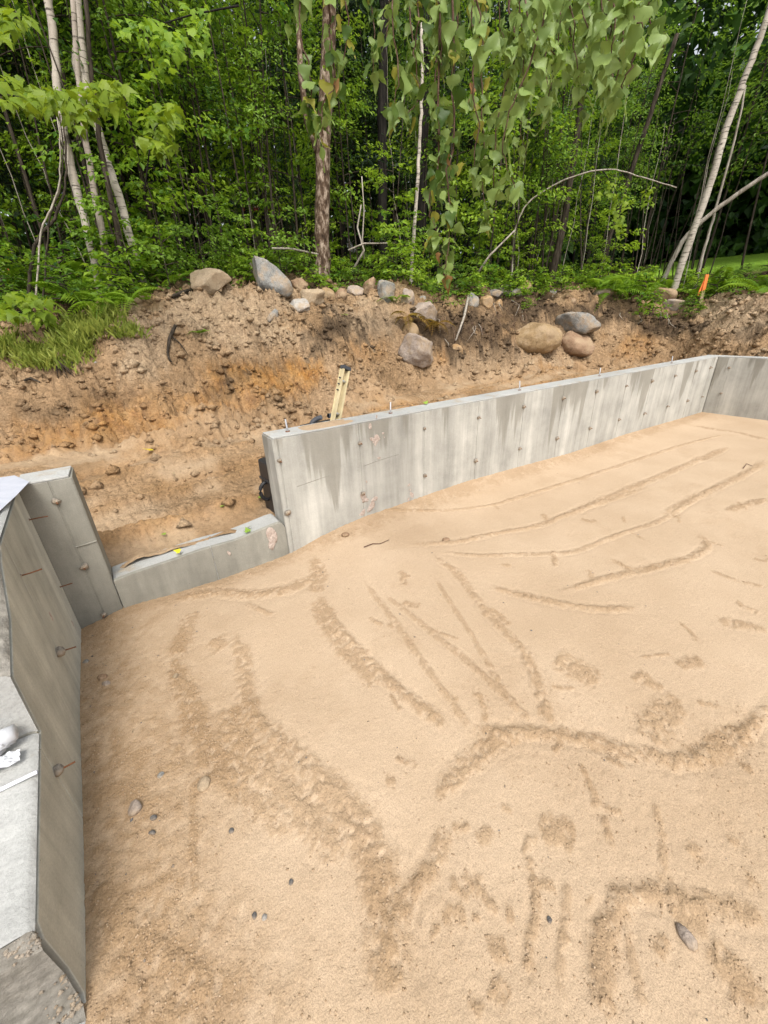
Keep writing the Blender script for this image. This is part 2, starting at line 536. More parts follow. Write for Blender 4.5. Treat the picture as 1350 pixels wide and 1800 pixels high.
M['grass'] = m_leaf('grass_blade', (0.15, 0.21, 0.025), (0.34, 0.38, 0.07), (0.36, 0.42, 0.05), 0.35)
M['litter'] = m_leaf('leaf_litter', (0.045, 0.028, 0.014), (0.19, 0.12, 0.06), (0.1, 0.06, 0.03), 0.1)
M['yellow_leaf'] = m_leaf('yellow_fallen_leaf', (0.62, 0.50, 0.02), (0.75, 0.62, 0.03), (0.7, 0.6, 0.03), 0.2)
M['green_leaf'] = m_leaf('green_fallen_leaf', (0.18, 0.30, 0.04), (0.28, 0.40, 0.06), (0.25, 0.4, 0.04), 0.2)
M['galv'] = m_plain('galvanised_steel', (0.50, 0.50, 0.52), 0.45, 0.7, .5)
M['rust'] = m_plain('rusty_steel', (0.20, 0.085, 0.04), 0.8, 0.2, .3, .6, 90, .4)
M['ladder'] = m_plain('ladder_fibreglass', (0.56, 0.47, 0.28), 0.55, 0, .3, .35, 14)
M['alu'] = m_plain('aluminium', (0.55, 0.55, 0.55), 0.4, 0.8, .5)
M['black'] = m_plain('black_plastic', (0.022, 0.022, 0.024), 0.5, 0, .4, .5, 24)
M['blackgrey'] = m_plain('faded_black_plastic', (0.055, 0.058, 0.066), 0.6, 0, .3, .5, 24)
M['paper'] = m_paper()
M['white_plastic'] = m_plain('white_plastic', (0.50, 0.51, 0.53), 0.35, 0, .5, .2, 40)
M['pipe'] = m_plain('white_pipe', (0.70, 0.71, 0.77), 0.3, 0, .5, .12, 20)
M['orange'] = m_plain('orange_flagging', (0.80, 0.22, 0.06), 0.6, 0, .3, .25, 10)
M['stake'] = m_plain('stake_wood', (0.55, 0.42, 0.27), 0.85, 0, .2, .35, 40)
M['shed'] = m_plain('weathered_board', (0.20, 0.15, 0.10), 0.9, 0, .15, .5, 12)
M['red_trim'] = m_plain('dull_red_trim', (0.22, 0.04, 0.03), 0.8, 0, .2)
M['car_paint'] = m_plain('white_car_paint', (0.80, 0.80, 0.80), 0.3, 0, .5, .05, 5)
M['glass'] = m_plain('dark_car_glass', (0.03, 0.035, 0.04), 0.1, 0, .6, .1, 5)
M['rubber'] = m_plain('tyre_rubber', (0.02, 0.02, 0.02), 0.8, 0, .2)

# ------------------------------------------------------------------ the terrain outside the foundation
FAR_Y, THICK = 2.52, 0.20
TOP_Z = -0.655
X_CORNER, X_RIGHT = -0.476, 7.60
COLS = [  # pixel column, foot (range, z), lip (pixel row, range), back (row, range), slope tangents further into the wood
    (-260, 5.9, -1.10, 690, 7.1, 610, 8.0, .085, .105, .10, .09),
    (0, 5.6, -1.10, 655, 6.6, 572, 7.7, .085, .105, .10, .09),
    (140, 5.3, -1.12, 655, 6.2, 572, 7.4, .085, .105, .10, .09),
    (215, 4.9, -1.14, 585, 6.4, 548, 7.2, .085, .105, .10, .09),
    (300, 4.9, -1.15, 528, 6.9, 508, 7.7, .095, .115, .11, .09),
    (400, 5.0, -1.15, 508, 7.3, 499, 8.1, .10, .125, .115, .10),
    (500, 5.3, -1.15, 515, 7.6, 503, 8.4, .10, .125, .12, .10),
    (600, 6.1, -1.15, 529, 8.1, 515, 8.9, .088, .115, .115, .10),
    (680, 7.0, -1.15, 545, 8.6, 522, 9.2, .075, .10, .105, .09),
    (760, 8.1, -1.15, 568, 9.0, 526, 9.7, .06, .08, .09, .08),
    (840, 8.7, -1.15, 568, 9.5, 524, 10.2, .052, .07, .08, .075),
    (900, 9.2, -1.15, 552, 10.0, 522, 10.8, .045, .06, .07, .07),
    (1000, 10.0, -1.1, 536, 10.9, 517, 11.6, .04, .055, .07, .07),
    (1100, 10.6, -1.1, 545, 11.6, 522, 12.3, .035, .05, .075, .08),
    (1200, 10.8, -1.1, 575, 11.7, 535, 12.8, .03, .05, .078, .08),
    (1260, 9.6, -1.1, 556, 11.0, 535, 12.2, .03, .05, .078, .08),
    (1350, 9.2, -1.1, 521, 10.7, 512, 11.6, .03, .05, .078, .08),
    (1600, 9.0, -1.1, 516, 10.6, 508, 11.5, .03, .05, .078, .08),
]
rows = [[] for _ in range(9)]
for (px, fr, fz, lpy, lr, bpy_, br, t1, t2, t3, t4) in COLS:
    d = ray(px, 560); az0 = math.degrees(math.atan2(d[0], d[1]))
    rows[0].append((az0, 2.0, -1.34)); rows[1].append((az0, 3.6, -1.30)); rows[2].append((az0, fr, fz))
    for k, (py, r) in ((3, (lpy, lr)), (4, (bpy_, br))):
        p = at_r(px, py, r); rows[k].append((math.degrees(math.atan2(p[0], p[1])), r, p[2]))
    for k, (r, t) in ((5, (br + 2.4, t1)), (6, (br + 7, t2)), (7, (38.0, t3)), (8, (110.0, t4))):
        rows[k].append((az0, r, r * t))
rows = [np.array(sorted(r)) for r in rows]


def lin(a, b, step): return np.linspace(a, b, max(2, int(round((b - a) / step)) + 1))


AZ = np.concatenate([lin(-125, -22, 0.7)[:-1], lin(-22, 88, 0.22)[:-1], lin(88, 150, 1.5)])
RR = np.concatenate([lin(0.25, 2.3, 0.1)[:-1], lin(2.3, 13.2, 0.034)[:-1], np.geomspace(13.2, 110, 70)])
kr = np.stack([np.interp(AZ, r[:, 0], r[:, 1]) for r in rows], 1)
kz = np.stack([np.interp(AZ, r[:, 0], r[:, 2]) for r in rows], 1)
# rounded steps: foot-to-lip part bulges
_r = [kr[:, k] for k in range(9)]; _z = [kz[:, k] for k in range(9)]
dr, dz_ = _r[3] - _r[2], _z[3] - _z[2]
kr2 = np.stack(_r[:3] + [_r[2] + .33 * dr, _r[2] + .64 * dr] + _r[3:], 1)
kz2 = np.stack(_z[:3] + [_z[2] + .19 * dz_, _z[2] + .72 * dz_] + _z[3:], 1)
Z = np.stack([np.interp(RR, kr2[i], kz2[i]) for i in range(len(AZ))])
for _ in range(2):                                   # soften the creases of the profile
    Zp = np.pad(Z, ((0, 0), (4, 4)), mode='edge')
    Z = sum(Zp[:, k:k + Z.shape[1]] for k in range(9)) / 9.0
    Zq = np.pad(Z, ((5, 5), (0, 0)), mode='edge')
    Z = sum(Zq[k:k + Z.shape[0]] for k in range(11)) / 11.0
GA, GR = np.meshgrid(np.radians(AZ), RR, indexing='ij')
GX, GY = GR * np.sin(GA), GR * np.cos(GA)
foot, lip, back = kr[:, 2:3], kr[:, 3:4], kr[:, 4:5]
bank = sstep(-0.5, 0.3, GR - foot) * (1 - sstep(0.0, 1.2, GR - back))
floor_m = 1 - sstep(-0.4, 0.2, GR - foot)
_S = np.cumsum(np.hypot(np.gradient(RR)[None], np.gradient(Z, axis=1)), axis=1)      # length along the ground's own profile
_U = GA * np.clip(GR, 2, 12)
SU, SV_ = np.where(GR < 13, GA * 6.5, GX), np.where(GR < 13, _S, GY)
big = fbm(GX * 0.9, GY * 0.9, 3, 4)
clod = fbm(SU * 4.2, SV_ * 4.2, 21, 5, 0.6)
fine = fbm(SU * 15, SV_ * 15, 41, 4, 0.65)
near = 1 - sstep(14, 30, GR)
azd_ = np.degrees(GA)
lump = 1 - np.abs(fbm(SU * 2.3, SV_ * 2.6, 71, 4, .55)) * 2.2
lump2 = 1 - np.abs(fbm(SU * 9, SV_ * 9, 75, 4, .55)) * 2.2
Z = Z + bank * (0.30 * big + 0.12 * clod + 0.025 * fine + .24 * (lump - .6) + .06 * (lump2 - .6)) \
      + floor_m * (0.05 * big + 0.015 * clod + 0.012 * fine + .012 * (lump2 - .6)) \
      + (1 - bank - floor_m).clip(0, 1) * near * (0.20 * big + 0.05 * clod)
# wheel tracks and ruts that run along the trench behind the low wall
rut = np.zeros_like(Z)
for yt, amp, w in ((2.98, .07, .07), (3.22, -.05, .08), (3.6, .05, .06), (3.85, -.04, .12), (4.2, .05, .08), (4.6, -.04, .12)):
    wob = yt + 0.16 * GX + 0.18 * fbm(GX * .8, GY * .2, 80, 2)
    _e = np.exp(-((GY - wob) / w) ** 2) * (0.6 + 1.2 * (fbm(GX * 3, GY * 3, 90, 3) + .4))
    Z += 1.15 * floor_m * amp * _e
    rut = np.maximum(rut, floor_m * _e)
# soil washed over the back of the low sill
_w = np.exp(-((GY - 2.66) / .07) ** 2) * sstep(-.28, -.1, GX) * (1 - sstep(.45, .7, GX))
Z = Z * (1 - _w) + _w * np.maximum(Z, -1.272 + .02 * fbm(GX * 9, GY * 9, 95, 3))
# lumps also push the steep face in and out
push = .12 * bank * (.26 * fbm(azd_ * .22, Z * 2.6, 85, 4, .6) + .16 * (np.abs(fbm(azd_ * .55, Z * 6.5, 86, 4, .62)) - .25)) if True else 0
GX = GX + push * np.sin(GA); GY = GY + push * np.cos(GA)
# undercut dark face under the turf between the mound and the boulders
azd = np.degrees(GA)


def ground_z(x, y):
    a = math.degrees(math.atan2(x, y)); r = math.hypot(x, y)
    i = min(max(np.searchsorted(AZ, a) - 1, 0), len(AZ) - 2); j = min(max(np.searchsorted(RR, r) - 1, 0), len(RR) - 2)
    u = min(max((a - AZ[i]) / (AZ[i + 1] - AZ[i]), 0), 1); v = min(max((r - RR[j]) / (RR[j + 1] - RR[j]), 0), 1)
    return float((Z[i, j] * (1 - u) + Z[i + 1, j] * u) * (1 - v) + (Z[i, j + 1] * (1 - u) + Z[i + 1, j + 1] * u) * v)


def hit_ground(px, py, r0=2.9, r1=45.0):
    """first point of the terrain on the photograph's ray through (px, py)"""
    d = ray(px, py); d = d / math.hypot(d[0], d[1])
    r = r0; prev = None
    while r < r1:
        p = d * r; g = ground_z(p[0], p[1])
        if p[2] <= g: return np.array([p[0], p[1], g])
        r += 0.03 if r < 14 else 0.3
    p = d * r1
    return np.array([p[0], p[1], ground_z(p[0], p[1])])


def back_r(az): return float(np.interp(az, AZ, kr[:, 4]))


# soil layers
n_a = fbm(GX * 1.1, GY * 1.1, 120, 5); n_b = fbm(GX * 2.2, GY * 2.2 + Z, 130, 5); n_c = fbm(GX * 6, GY * 6 + 3 * Z, 140, 4); n_d = fbm(GX * 14, GY * 14 + 9 * Z, 150, 4)
relz = (GR - foot) / np.maximum(lip - foot, 0.3)
_cc = np.stack([GX, GY, Z], -1) @ MC.T                 # where each bit of soil lies as seen from the spot the photograph was taken from
_dz = np.where(_cc[..., 2] < -.1, -_cc[..., 2], 1e9)
VPX = PX + FPX * _cc[..., 0] / _dz; VPY = PY - FPX * _cc[..., 1] / _dz


def patch(cx, cy, rx, ry, k=.55, grow=1.18):
    """soft-edged natural patch of soil around a point of the bank"""
    d = np.hypot((VPX - cx) / (rx * grow), (VPY - cy) / (ry * grow)) + k * (n_b * 1.2 + n_c + .8 * n_d) + .08
    return 1 - sstep(.5, 1.1, d)


ochre = np.clip(.85 * patch(415, 660, 75, 28) + .9 * patch(520, 655, 60, 40) + .6 * patch(400, 700, 60, 26) + .45 * patch(250, 720, 120, 40) + .55 * patch(60, 770, 110, 34)
                + .35 * patch(180, 760, 160, 40) + .5 * patch(775, 630, 22, 26) + .45 * patch(1110, 600, 50, 30) + .4 * patch(890, 570, 25, 30) + .4 * patch(640, 610, 60, 25) + .35 * patch(980, 640, 60, 20), 0, .9)
ochre *= (.75 + .6 * n_c + .5 * n_d).clip(0, 1) * (GR < 14)
ochre += floor_m * 0.40 * sstep(0.0, 0.5, n_a + n_b * .5)
topsoil = np.clip(.95 * patch(585, 578, 42, 34, grow=1.45) + .8 * patch(760, 590, 48, 34, grow=1.45) + .85 * patch(810, 585, 40, 40, grow=1.45) + .7 * patch(880, 560, 60, 34, grow=1.45) + .8 * patch(915, 535, 60, 22, grow=1.45) + .75 * patch(1000, 545, 80, 16, grow=1.45)
                  + .7 * patch(1085, 535, 40, 20, grow=1.45) + .85 * patch(1140, 575, 60, 16, grow=1.45) + .85 * patch(1190, 572, 45, 12, grow=1.45) + .8 * patch(1335, 585, 22, 16, grow=1.45) + .5 * patch(1305, 590, 40, 10, grow=1.45) + .45 * patch(395, 655, 28, 16, grow=1.45)
                  + .5 * patch(385, 690, 22, 12, grow=1.45) + .4 * patch(80, 725, 55, 16, grow=1.45) + .4 * patch(190, 695, 60, 12, grow=1.45) + .45 * patch(105, 650, 35, 14, grow=1.45) + .5 * patch(870, 600, 24, 30, grow=1.45) + .35 * patch(700, 580, 60, 30, grow=1.45) + .35 * patch(470, 640, 40, 14, grow=1.45), 0, .92) * (GR < 14)
dry = .8 * np.clip(patch(400, 545, 150, 50) + patch(260, 610, 60, 60) + patch(640, 560, 90, 40) + .7 * patch(470, 600, 120, 30), 0, 1) * sstep(.2, .5, relz)
dry += .9 * patch(1310, 560, 90, 60) + .5 * patch(850, 640, 120, 30) + .4 * patch(990, 610, 60, 40)
dry += floor_m * 0.75 * sstep(-.25, .25, n_b + .3 * n_a) 
duff_left = sstep(-.1, .6, GR - lip) * (1 - sstep(4.5, 7.5, azd)) * 0.45
duff = np.clip(sstep(-0.1, 0.7, GR - back + .5 * n_b) + duff_left * sstep(-.2, .2, n_b), 0, 1)
lawn = sstep(19, 21, GR) * sstep(62.5, 64, azd + .5 * n_b) + sstep(24, 26, GR) * sstep(55, 56, azd) * (1 - sstep(58, 59, azd))
lawn = np.clip(lawn, 0, 1); duff = duff * (1 - lawn)
packed = np.clip((1 - sstep(.05, .35, relz + .25 * n_b)) * sstep(-.35, .05, n_a + .6 * n_b + .12) + .0, 0, 1) * (GR < 14)
packed = packed * (1 - .6 * np.clip(rut, 0, 1))
ochre = np.clip(ochre * (1 - .35 * packed) + .18 * np.clip(rut, 0, 1), 0, .9)
dry = dry * (1 - .7 * np.clip(rut, 0, 1))
keep = ~((GX > -0.60) & (GX < 7.72) & (GY < 2.62))
na, nr = len(AZ), len(RR)
idx = np.arange(na * nr).reshape(na, nr)
quads = np.stack([idx[:-1, :-1], idx[1:, :-1], idx[1:, 1:], idx[:-1, 1:]], -1).reshape(-1, 4)[:, ::-1]
kf = keep.ravel()[quads].all(1)
quads = quads[kf]
used = np.zeros(na * nr, bool); used[quads.ravel()] = True
remap = np.cumsum(used) - 1
TV = np.stack([GX, GY, Z], -1).reshape(-1, 3)[used]
me = mesh_from('terrain', TV, remap[quads], [M['dirt']], True,
               {k: v.ravel()[used] for k, v in (('ochre', np.clip(ochre, 0, 1)), ('topsoil', topsoil), ('dry', np.clip(dry, 0, 1)), ('duff', duff), ('lawn', lawn), ('packed', packed))})
put('terrain', me, kind='structure')
g = 600.0
me = mesh_from('ground', [(-g, -g, -2.3), (g, -g, -2.3), (g, g, -2.3), (-g, g, -2.3)], np.array([[0, 1, 2, 3]]), [M['dirt']],
               attrs={k: [0, 0, 0, 0] for k in ('ochre', 'topsoil', 'dry', 'lawn', 'packed')} | {'duff': [1, 1, 1, 1]})
put('ground', me, kind='structure')

# ------------------------------------------------------------------ the raked sand inside the foundation
xs = np.concatenate([lin(-0.62, 2.2, 0.0075)[:-1], lin(2.2, 4.2, 0.0125)[:-1], lin(4.2, 7.66, 0.022)])
ys = np.concatenate([lin(-4.0, -1.2, 0.06)[:-1], lin(-1.2, -0.6, 0.016)[:-1], lin(-0.6, 2.58, 0.0078)])
SX, SY = np.meshgrid(xs, ys, indexing='ij')
SAND_Z = -1.49


def knots_y(pts):
    k = sorted((on_y(px, py, FAR_Y)[0], on_y(px, py, FAR_Y)[2]) for px, py in pts)
    return np.array(k)


kw = knots_y([(150, 1097), (205, 1066), (300, 1045), (390, 1018), (480, 985), (512, 972), (560, 945), (590, 930), (640, 908), (690, 891), (744, 872),
              (820, 846), (905, 822), (1000, 797), (1100, 763), (1198, 735), (1240, 722)])
wall_h = np.interp(SX, kw[:, 0], kw[:, 1])
SZ = SAND_Z + 0.028 * fbm(SX * .8, SY * .8, 5, 3)
fall = np.exp(-((FAR_Y - SY).clip(0) / 0.20) ** 1.0)
SZ = SZ * (1 - fall) + wall_h * fall
lw = np.exp(-((SX + 0.47).clip(0) / 0.22))
lz = np.interp(SY, [-1, .74, 1.12, 1.76, 2.4, 2.55], [-1.43, -1.44, -1.465, -1.473, -1.535, -1.547])
SZ = SZ * (1 - lw) + lz * lw
rw = np.exp(-((X_RIGHT - SX).clip(0) / 0.3))
SZ = SZ * (1 - rw) + (-1.465) * rw
Q = 1350 / 810.0; Q4 = 1350 / 700.0
RIDGES = []  # (polyline in photograph pixels, width m, height m, crumble 0..1)


def rid(ox, oy, s, pts, w, h, c): RIDGES.append(([(ox + x / s, oy + y / s) for x, y in pts], w, h, c))


def r2(pts, w=.03, h=.014, c=.5): rid(540, 860, Q, pts, w, h, c)
def r3(pts, w=.03, h=.012, c=.6): rid(540, 1300, Q, pts, w, h, c)
def r4(pts, w=.05, h=.014, c=.9): rid(200, 950, Q4, pts, w, h, c)
def r6(pts, w=.04, h=.016, c=.5): rid(850, 420, 2.7, pts, w, h, c)


r2([(30, 310), (80, 400), (160, 490), (240, 570), (330, 640), (410, 700)], .05, .022, 1)
r2([(20, 330), (70, 430), (150, 520), (220, 580)], .07, .010, 1)
r2([(165, 270), (215, 340), (270, 410), (320, 490), (380, 570), (440, 650), (480, 710)])
r2([(220, 310), (300, 370), (380, 440), (460, 500), (540, 570), (620, 650), (660, 670)])
r2([(370, 260), (420, 340), (480, 430), (540, 530), (580, 600), (640, 660)], .024, .012)
r2([(370, 200), (440, 250), (490, 320), (560, 400), (630, 470), (665, 540), (690, 620), (725, 705)], .04, .022, .8)
r2([(640, 480), (665, 530), (680, 600)], .03, -.02, .1)
r2([(470, 700), (560, 712), (640, 710), (740, 715), (850, 735), (940, 765), (1010, 778), (1080, 792), (1150, 780), (1240, 740), (1300, 690), (1380, 615)], .045, .022, .9)
r2([(800, 740), (900, 765), (1000, 790)], .03, -.012, .2)
r2([(380, 890), (450, 830), (500, 780), (560, 730), (640, 710)], .06, .014, 1)
r2([(1120, 785), (1200, 762), (1290, 700)], .07, .008, 1)
r2([(380, 190), (500, 200), (640, 195), (780, 190), (900, 140), (1030, 95), (1110, 45), (1230, -30)], .035, .015, .5)
r2([(290, 170), (440, 160), (560, 130), (680, 110), (790, 65), (900, 25), (1000, -10)], .045, .02, .8)
r2([(180, 90), (300, 80), (420, 70), (560, 45), (700, 0)], .03, .012, .4)
r2([(530, 290), (640, 315), (730, 335), (840, 355), (970, 355)], .045, .018, .9)
r2([(740, 305), (860, 270), (980, 240), (1120, 205), (1180, 170), (1150, 130)], .045, .017, .9)
r2([(1000, 740), (1030, 680), (1060, 640), (1110, 630)], .09, .012, 1)
r2([(720, 500), (790, 530), (860, 560)], .10, .012, 1)
r2([(1180, 240), (1260, 270), (1350, 290)], .03, .010, .7)
r2([(1200, 390), (1280, 400), (1350, 415)], .06, .012, 1)
r2([(960, 540), (1040, 590)], .05, .008, 1)
r2([(1080, 520), (1160, 505)], .05, .008, 1)
r2([(20, 200), (35, 260), (20, 310)], .08, .012, 1)
r3([(680, 270), (640, 310), (665, 400), (672, 500), (650, 600), (650, 720)], .022, .014, .8)
r3([(680, 265), (740, 260), (790, 285)], .07, .010, 1)
r3([(765, 400), (760, 520), (740, 640), (755, 760)], .02, .008, .2)
r3([(940, 450), (880, 560), (860, 680), (880, 830)], .05, .018, .9)
r3([(870, 450), (1000, 440), (1130, 470), (1240, 490), (1350, 520)], .045, .016, .9)
r3([(1060, 470), (1180, 520)], .08, .010, 1)
r3([(935, 540), (965, 660), (985, 780)], .02, .010, .3)
r3([(1180, 590), (1260, 680), (1310, 780)], .06, .016, 1)
r3([(1050, 570), (1030, 630)], .03, .008, 1)
r3([(0, 80), (80, 160), (160, 260), (200, 360), (230, 480), (230, 620), (230, 760)], .085, .02, 1)
r3([(410, 250), (380, 360), (300, 440), (240, 560)], .045, .014, 1)
r3([(450, 380), (510, 440), (560, 510)], .02, .012, .6)
r3([(800, 60), (860, 190), (900, 320)], .02, .007, .6)
r3([(1020, 170), (1050, 300), (1040, 420)], .02, .007, .6)
r4([(400, 310), (440, 400), (450, 520), (480, 610), (560, 690), (650, 770), (740, 860), (820, 960), (900, 1060)], .06, .018, 1)
r4([(400, 560), (440, 700), (560, 840), (700, 980), (800, 1060)], .10, .012, 1)
r4([(200, 400), (260, 560), (300, 680), (400, 820), (520, 920), (620, 1010)], .07, .014, 1)
r4([(300, 800), (330, 830)], .06, .018, .9)
r4([(270, 240), (240, 330), (200, 400)], .08, .012, 1)
r4([(340, 340), (380, 370)], .09, .012, 1)
r4([(450, 220), (540, 260)], .03, .010, .7)
r4([(200, 190), (350, 170), (480, 190), (600, 170), (690, 120)], .07, .02, 1)
r6([(0, 1280), (300, 1190), (600, 1090), (900, 990), (1150, 930)], .04, .016, .6)
r6([(350, 1340), (600, 1220), (850, 1120), (1000, 1050), (1170, 990)], .06, .02, .8)
r6([(1000, 890), (1200, 920), (1350, 960)], .07, .02, .8)
r6([(850, 1310), (980, 1240), (1200, 1130), (1350, 1050)], .06, .016, .8)
r6([(1150, 1290), (1250, 1260), (1350, 1230)], .06, .012, 1)
RIDGES.append(([(150, 1560), (200, 1600), (300, 1690), (400, 1760)], .05, .010, .8))
RIDGES.append(([(340, 1380), (345, 1580)], .02, .010, .5))
RIDGES.append(([(265, 1640), (258, 1800)], .015, -.010, .2))
_rr = np.random.default_rng(77)
for _ in range(70):                                     # little flakes and scuffs of broken crust
    u = _rr.random(); px = 640 + 720 * _rr.random(); py = 880 + 900 * _rr.random() ** 1.4
    a = -.5 + .5 * _rr.normal(); L = 14 + 46 * _rr.random() ** 2
    RIDGES.append(([(px, py), (px + L * .5 * math.cos(a) + _rr.normal(0, 3), py - L * .5 * math.sin(a)), (px + L * math.cos(a), py - L * math.sin(a) + _rr.normal(0, 4))], .014 + .025 * u, .004 + .005 * _rr.random(), .9))
crum = fbm(SX * 62, SY * 62, 200, 3, .7)
crum2 = fbm(SX * 30, SY * 30, 210, 3, .7)
wig = fbm(SX * 7, SY * 7, 220, 3)
damp = np.zeros_like(SX); rough = np.zeros_like(SX)
for poly, w, h, c in RIDGES:
    P = np.array([on_z(px, py, SAND_Z)[:2] for px, py in poly])
    # denser smooth polyline
    t = np.arange(len(P)); tt = np.linspace(0, len(P) - 1, (len(P) - 1) * 4 + 1)
    P = np.stack([np.interp(tt, t, P[:, 0]), np.interp(tt, t, P[:, 1])], 1)
    if len(P) > 6:
        P[1:-1] = (P[:-2] + 2 * P[1:-1] + P[2:]) / 4
    w = w * .46
    m = 4 * w + .03
    ix = np.where((xs > P[:, 0].min() - m) & (xs < P[:, 0].max() + m))[0]
    iy = np.where((ys > P[:, 1].min() - m) & (ys < P[:, 1].max() + m))[0]
    if len(ix) == 0 or len(iy) == 0: continue
    sl = (slice(ix[0], ix[-1] + 1), slice(iy[0], iy[-1] + 1))
    X = SX[sl]; Y = SY[sl]
    best = np.full(X.shape, 1e9); along = np.zeros(X.shape)
    nseg = len(P) - 1
    for i in range(nseg):
        a, b = P[i], P[i + 1]; ab = b - a; L2 = ab.dot(ab) + 1e-12
        u = np.clip(((X - a[0]) * ab[0] + (Y - a[1]) * ab[1]) / L2, 0, 1)
        d2 = np.hypot(X - a[0] - u * ab[0], Y - a[1] - u * ab[1])
        k = d2 < best; best[k] = d2[k]; along[k] = (i + u[k]) / nseg
    best = np.abs(best + w * (.5 * wig[sl] + .9 * crum2[sl]) * min(1, c + .2))
    taper = np.clip(np.minimum(along, 1 - along) * 9 + .05, 0, 1) ** .8
    core = np.exp(-(best / w) ** 2) * taper
    wide = np.exp(-(best / (1.45 * w)) ** 2) * taper
    SZ[sl] += .62 * h * core * (.46 + .9 * wig[sl] + (.22 * crum2[sl] + .30 * crum[sl]) * min(1, c + .3)) - 0.16 * h * np.exp(-((best - 2.0 * w) / (.6 * w)) ** 2) * taper
    rough[sl] = np.maximum(rough[sl], c * wide)
    damp[sl] = np.maximum(damp[sl], (0.38 + .32 * c) * sstep(.15, .80, wide * (1.0 + 1.2 * crum2[sl] + 1.2 * crum[sl])))
# rough, darker strip along the left wall and along the foot of the walls
strip = (1 - sstep(0.05, 0.75, SX + 0.48 + .5 * fbm(SX * 2.2, SY * 2.2, 230, 4))) 
strip2 = sstep(.05, .95, np.exp(-((FAR_Y - SY).clip(0) / 0.17) ** 2) * (0.9 + .7 * wig + .6 * crum2 + .5 * crum))
near_cam = (1 - sstep(0.25, 0.95, SY - .12 * SX + .6 * fbm(SX * 1.6, SY * 1.6, 240, 4))) * (1 - sstep(1.1, 2.2, SX)) * .6
rough = np.clip(rough + .75 * strip + .9 * strip2 + near_cam * .5, 0, 1)
patches = sstep(.18, .42, fbm(SX * 1.9, SY * 2.3, 250, 5, .6))
rough = np.clip(rough + .30 * patches * (crum2 > -.1), 0, 1)
SZ += rough * (0.0042 * crum + 0.0022 * crum2) + 0.0012 * crum + 0.0012 * wig
damp = np.clip(damp + .70 * strip * (1 + crum2) + .60 * strip2 + near_cam * .14 + .16 * patches + .08 * fbm(SX * 3, SY * 3, 260, 4), 0, 1)
_ins = (SX < -.478 + .028 * (FAR_Y - SY) - .014)
SZ = np.where(_ins & (SY > .63), -1.75, SZ)
SZ = np.where(_ins & (SY <= .63), SZ + .012 - .5 * (-.43 - SX).clip(0) - .02, SZ)
nx, ny = len(xs), len(ys)
ii = np.arange(nx * ny).reshape(nx, ny)
qs = np.stack([ii[:-1, :-1], ii[1:, :-1], ii[1:, 1:], ii[:-1, 1:]], -1).reshape(-1, 4)
me = mesh_from('sand_floor', np.stack([SX, SY, SZ], -1).reshape(-1, 3), qs, [M['sand']], True, {'damp': damp.ravel()})
put('sand_floor', me, kind='structure')


def sand_z(x, y):
    i = int(np.clip(np.searchsorted(xs, x), 0, nx - 1)); j = int(np.clip(np.searchsorted(ys, y), 0, ny - 1))
    return float(SZ[i, j])


def hit_sand(px, py):
    p = on_z(px, py, SAND_Z)
    for _ in range(4): p = on_z(px, py, sand_z(p[0], p[1]))
    return p


# --- crumbs of sand and tiny pebbles scattered where the rake broke the crust
OCT = np.array([(1, 0, 0), (-1, 0, 0), (0, 1, 0), (0, -1, 0), (0, 0, 1), (0, 0, -1)], float)
OCF = np.array([(0, 2, 4), (2, 1, 4), (1, 3, 4), (3, 0, 4), (2, 0, 5), (1, 2, 5), (3, 1, 5), (0, 3, 5)])


def crumbs(P, S):
    n = len(P)
    V = OCT[None] * (0.6 + .8 * rng.random((n, 6, 1))) * np.asarray(S)[:, None, None] * np.array([1, 1, .75])
    th = rng.random(n) * 6.28; c, s = np.cos(th)[:, None], np.sin(th)[:, None]
    x = V[..., 0] * c - V[..., 1] * s; y = V[..., 0] * s + V[..., 1] * c
    V = np.stack([x, y, V[..., 2]], -1) + np.asarray(P)[:, None, :]
    F = (OCF[None] + (np.arange(n) * 6)[:, None, None]).reshape(-1, 3)
    return V.reshape(-1, 3), F


w_ = (rough.ravel() ** 1.5) * np.gradient(SX, axis=0).ravel() * np.gradient(SY, axis=1).ravel() * ((SY.ravel() > -.7) & (SX.ravel() > -.47) & (SY.ravel() < 2.5))
NC = 45000
pick = rng.choice(len(w_), NC, p=w_ / w_.sum())
Pc = np.stack([SX.ravel()[pick], SY.ravel()[pick], SZ.ravel()[pick]], -1) + np.c_[rng.normal(0, .004, (NC, 2)), np.zeros(NC)]
V, F = crumbs(Pc, 0.0012 + .0032 * rng.random(NC) ** 2.5)
put('sand_crumbs', mesh_from('sand_crumbs', V, F, [M['sand']], True, {'damp': np.repeat(rng.random(NC) * .75, 6)}), kind='stuff')
n = 260
a = rng.random((n, 2))
Pp = np.array([(-.42 + 4.2 * u ** 1.8, -.5 + 2.9 * v) for u, v in a])
Pp = np.c_[Pp, [sand_z(x, y) + .001 for x, y in Pp]]
V, F = crumbs(Pp, 0.0018 + .0045 * rng.random(n) ** 3)
put('pebbles', mesh_from('pebbles', V, F, [M['rock_dark']], True), kind='stuff')

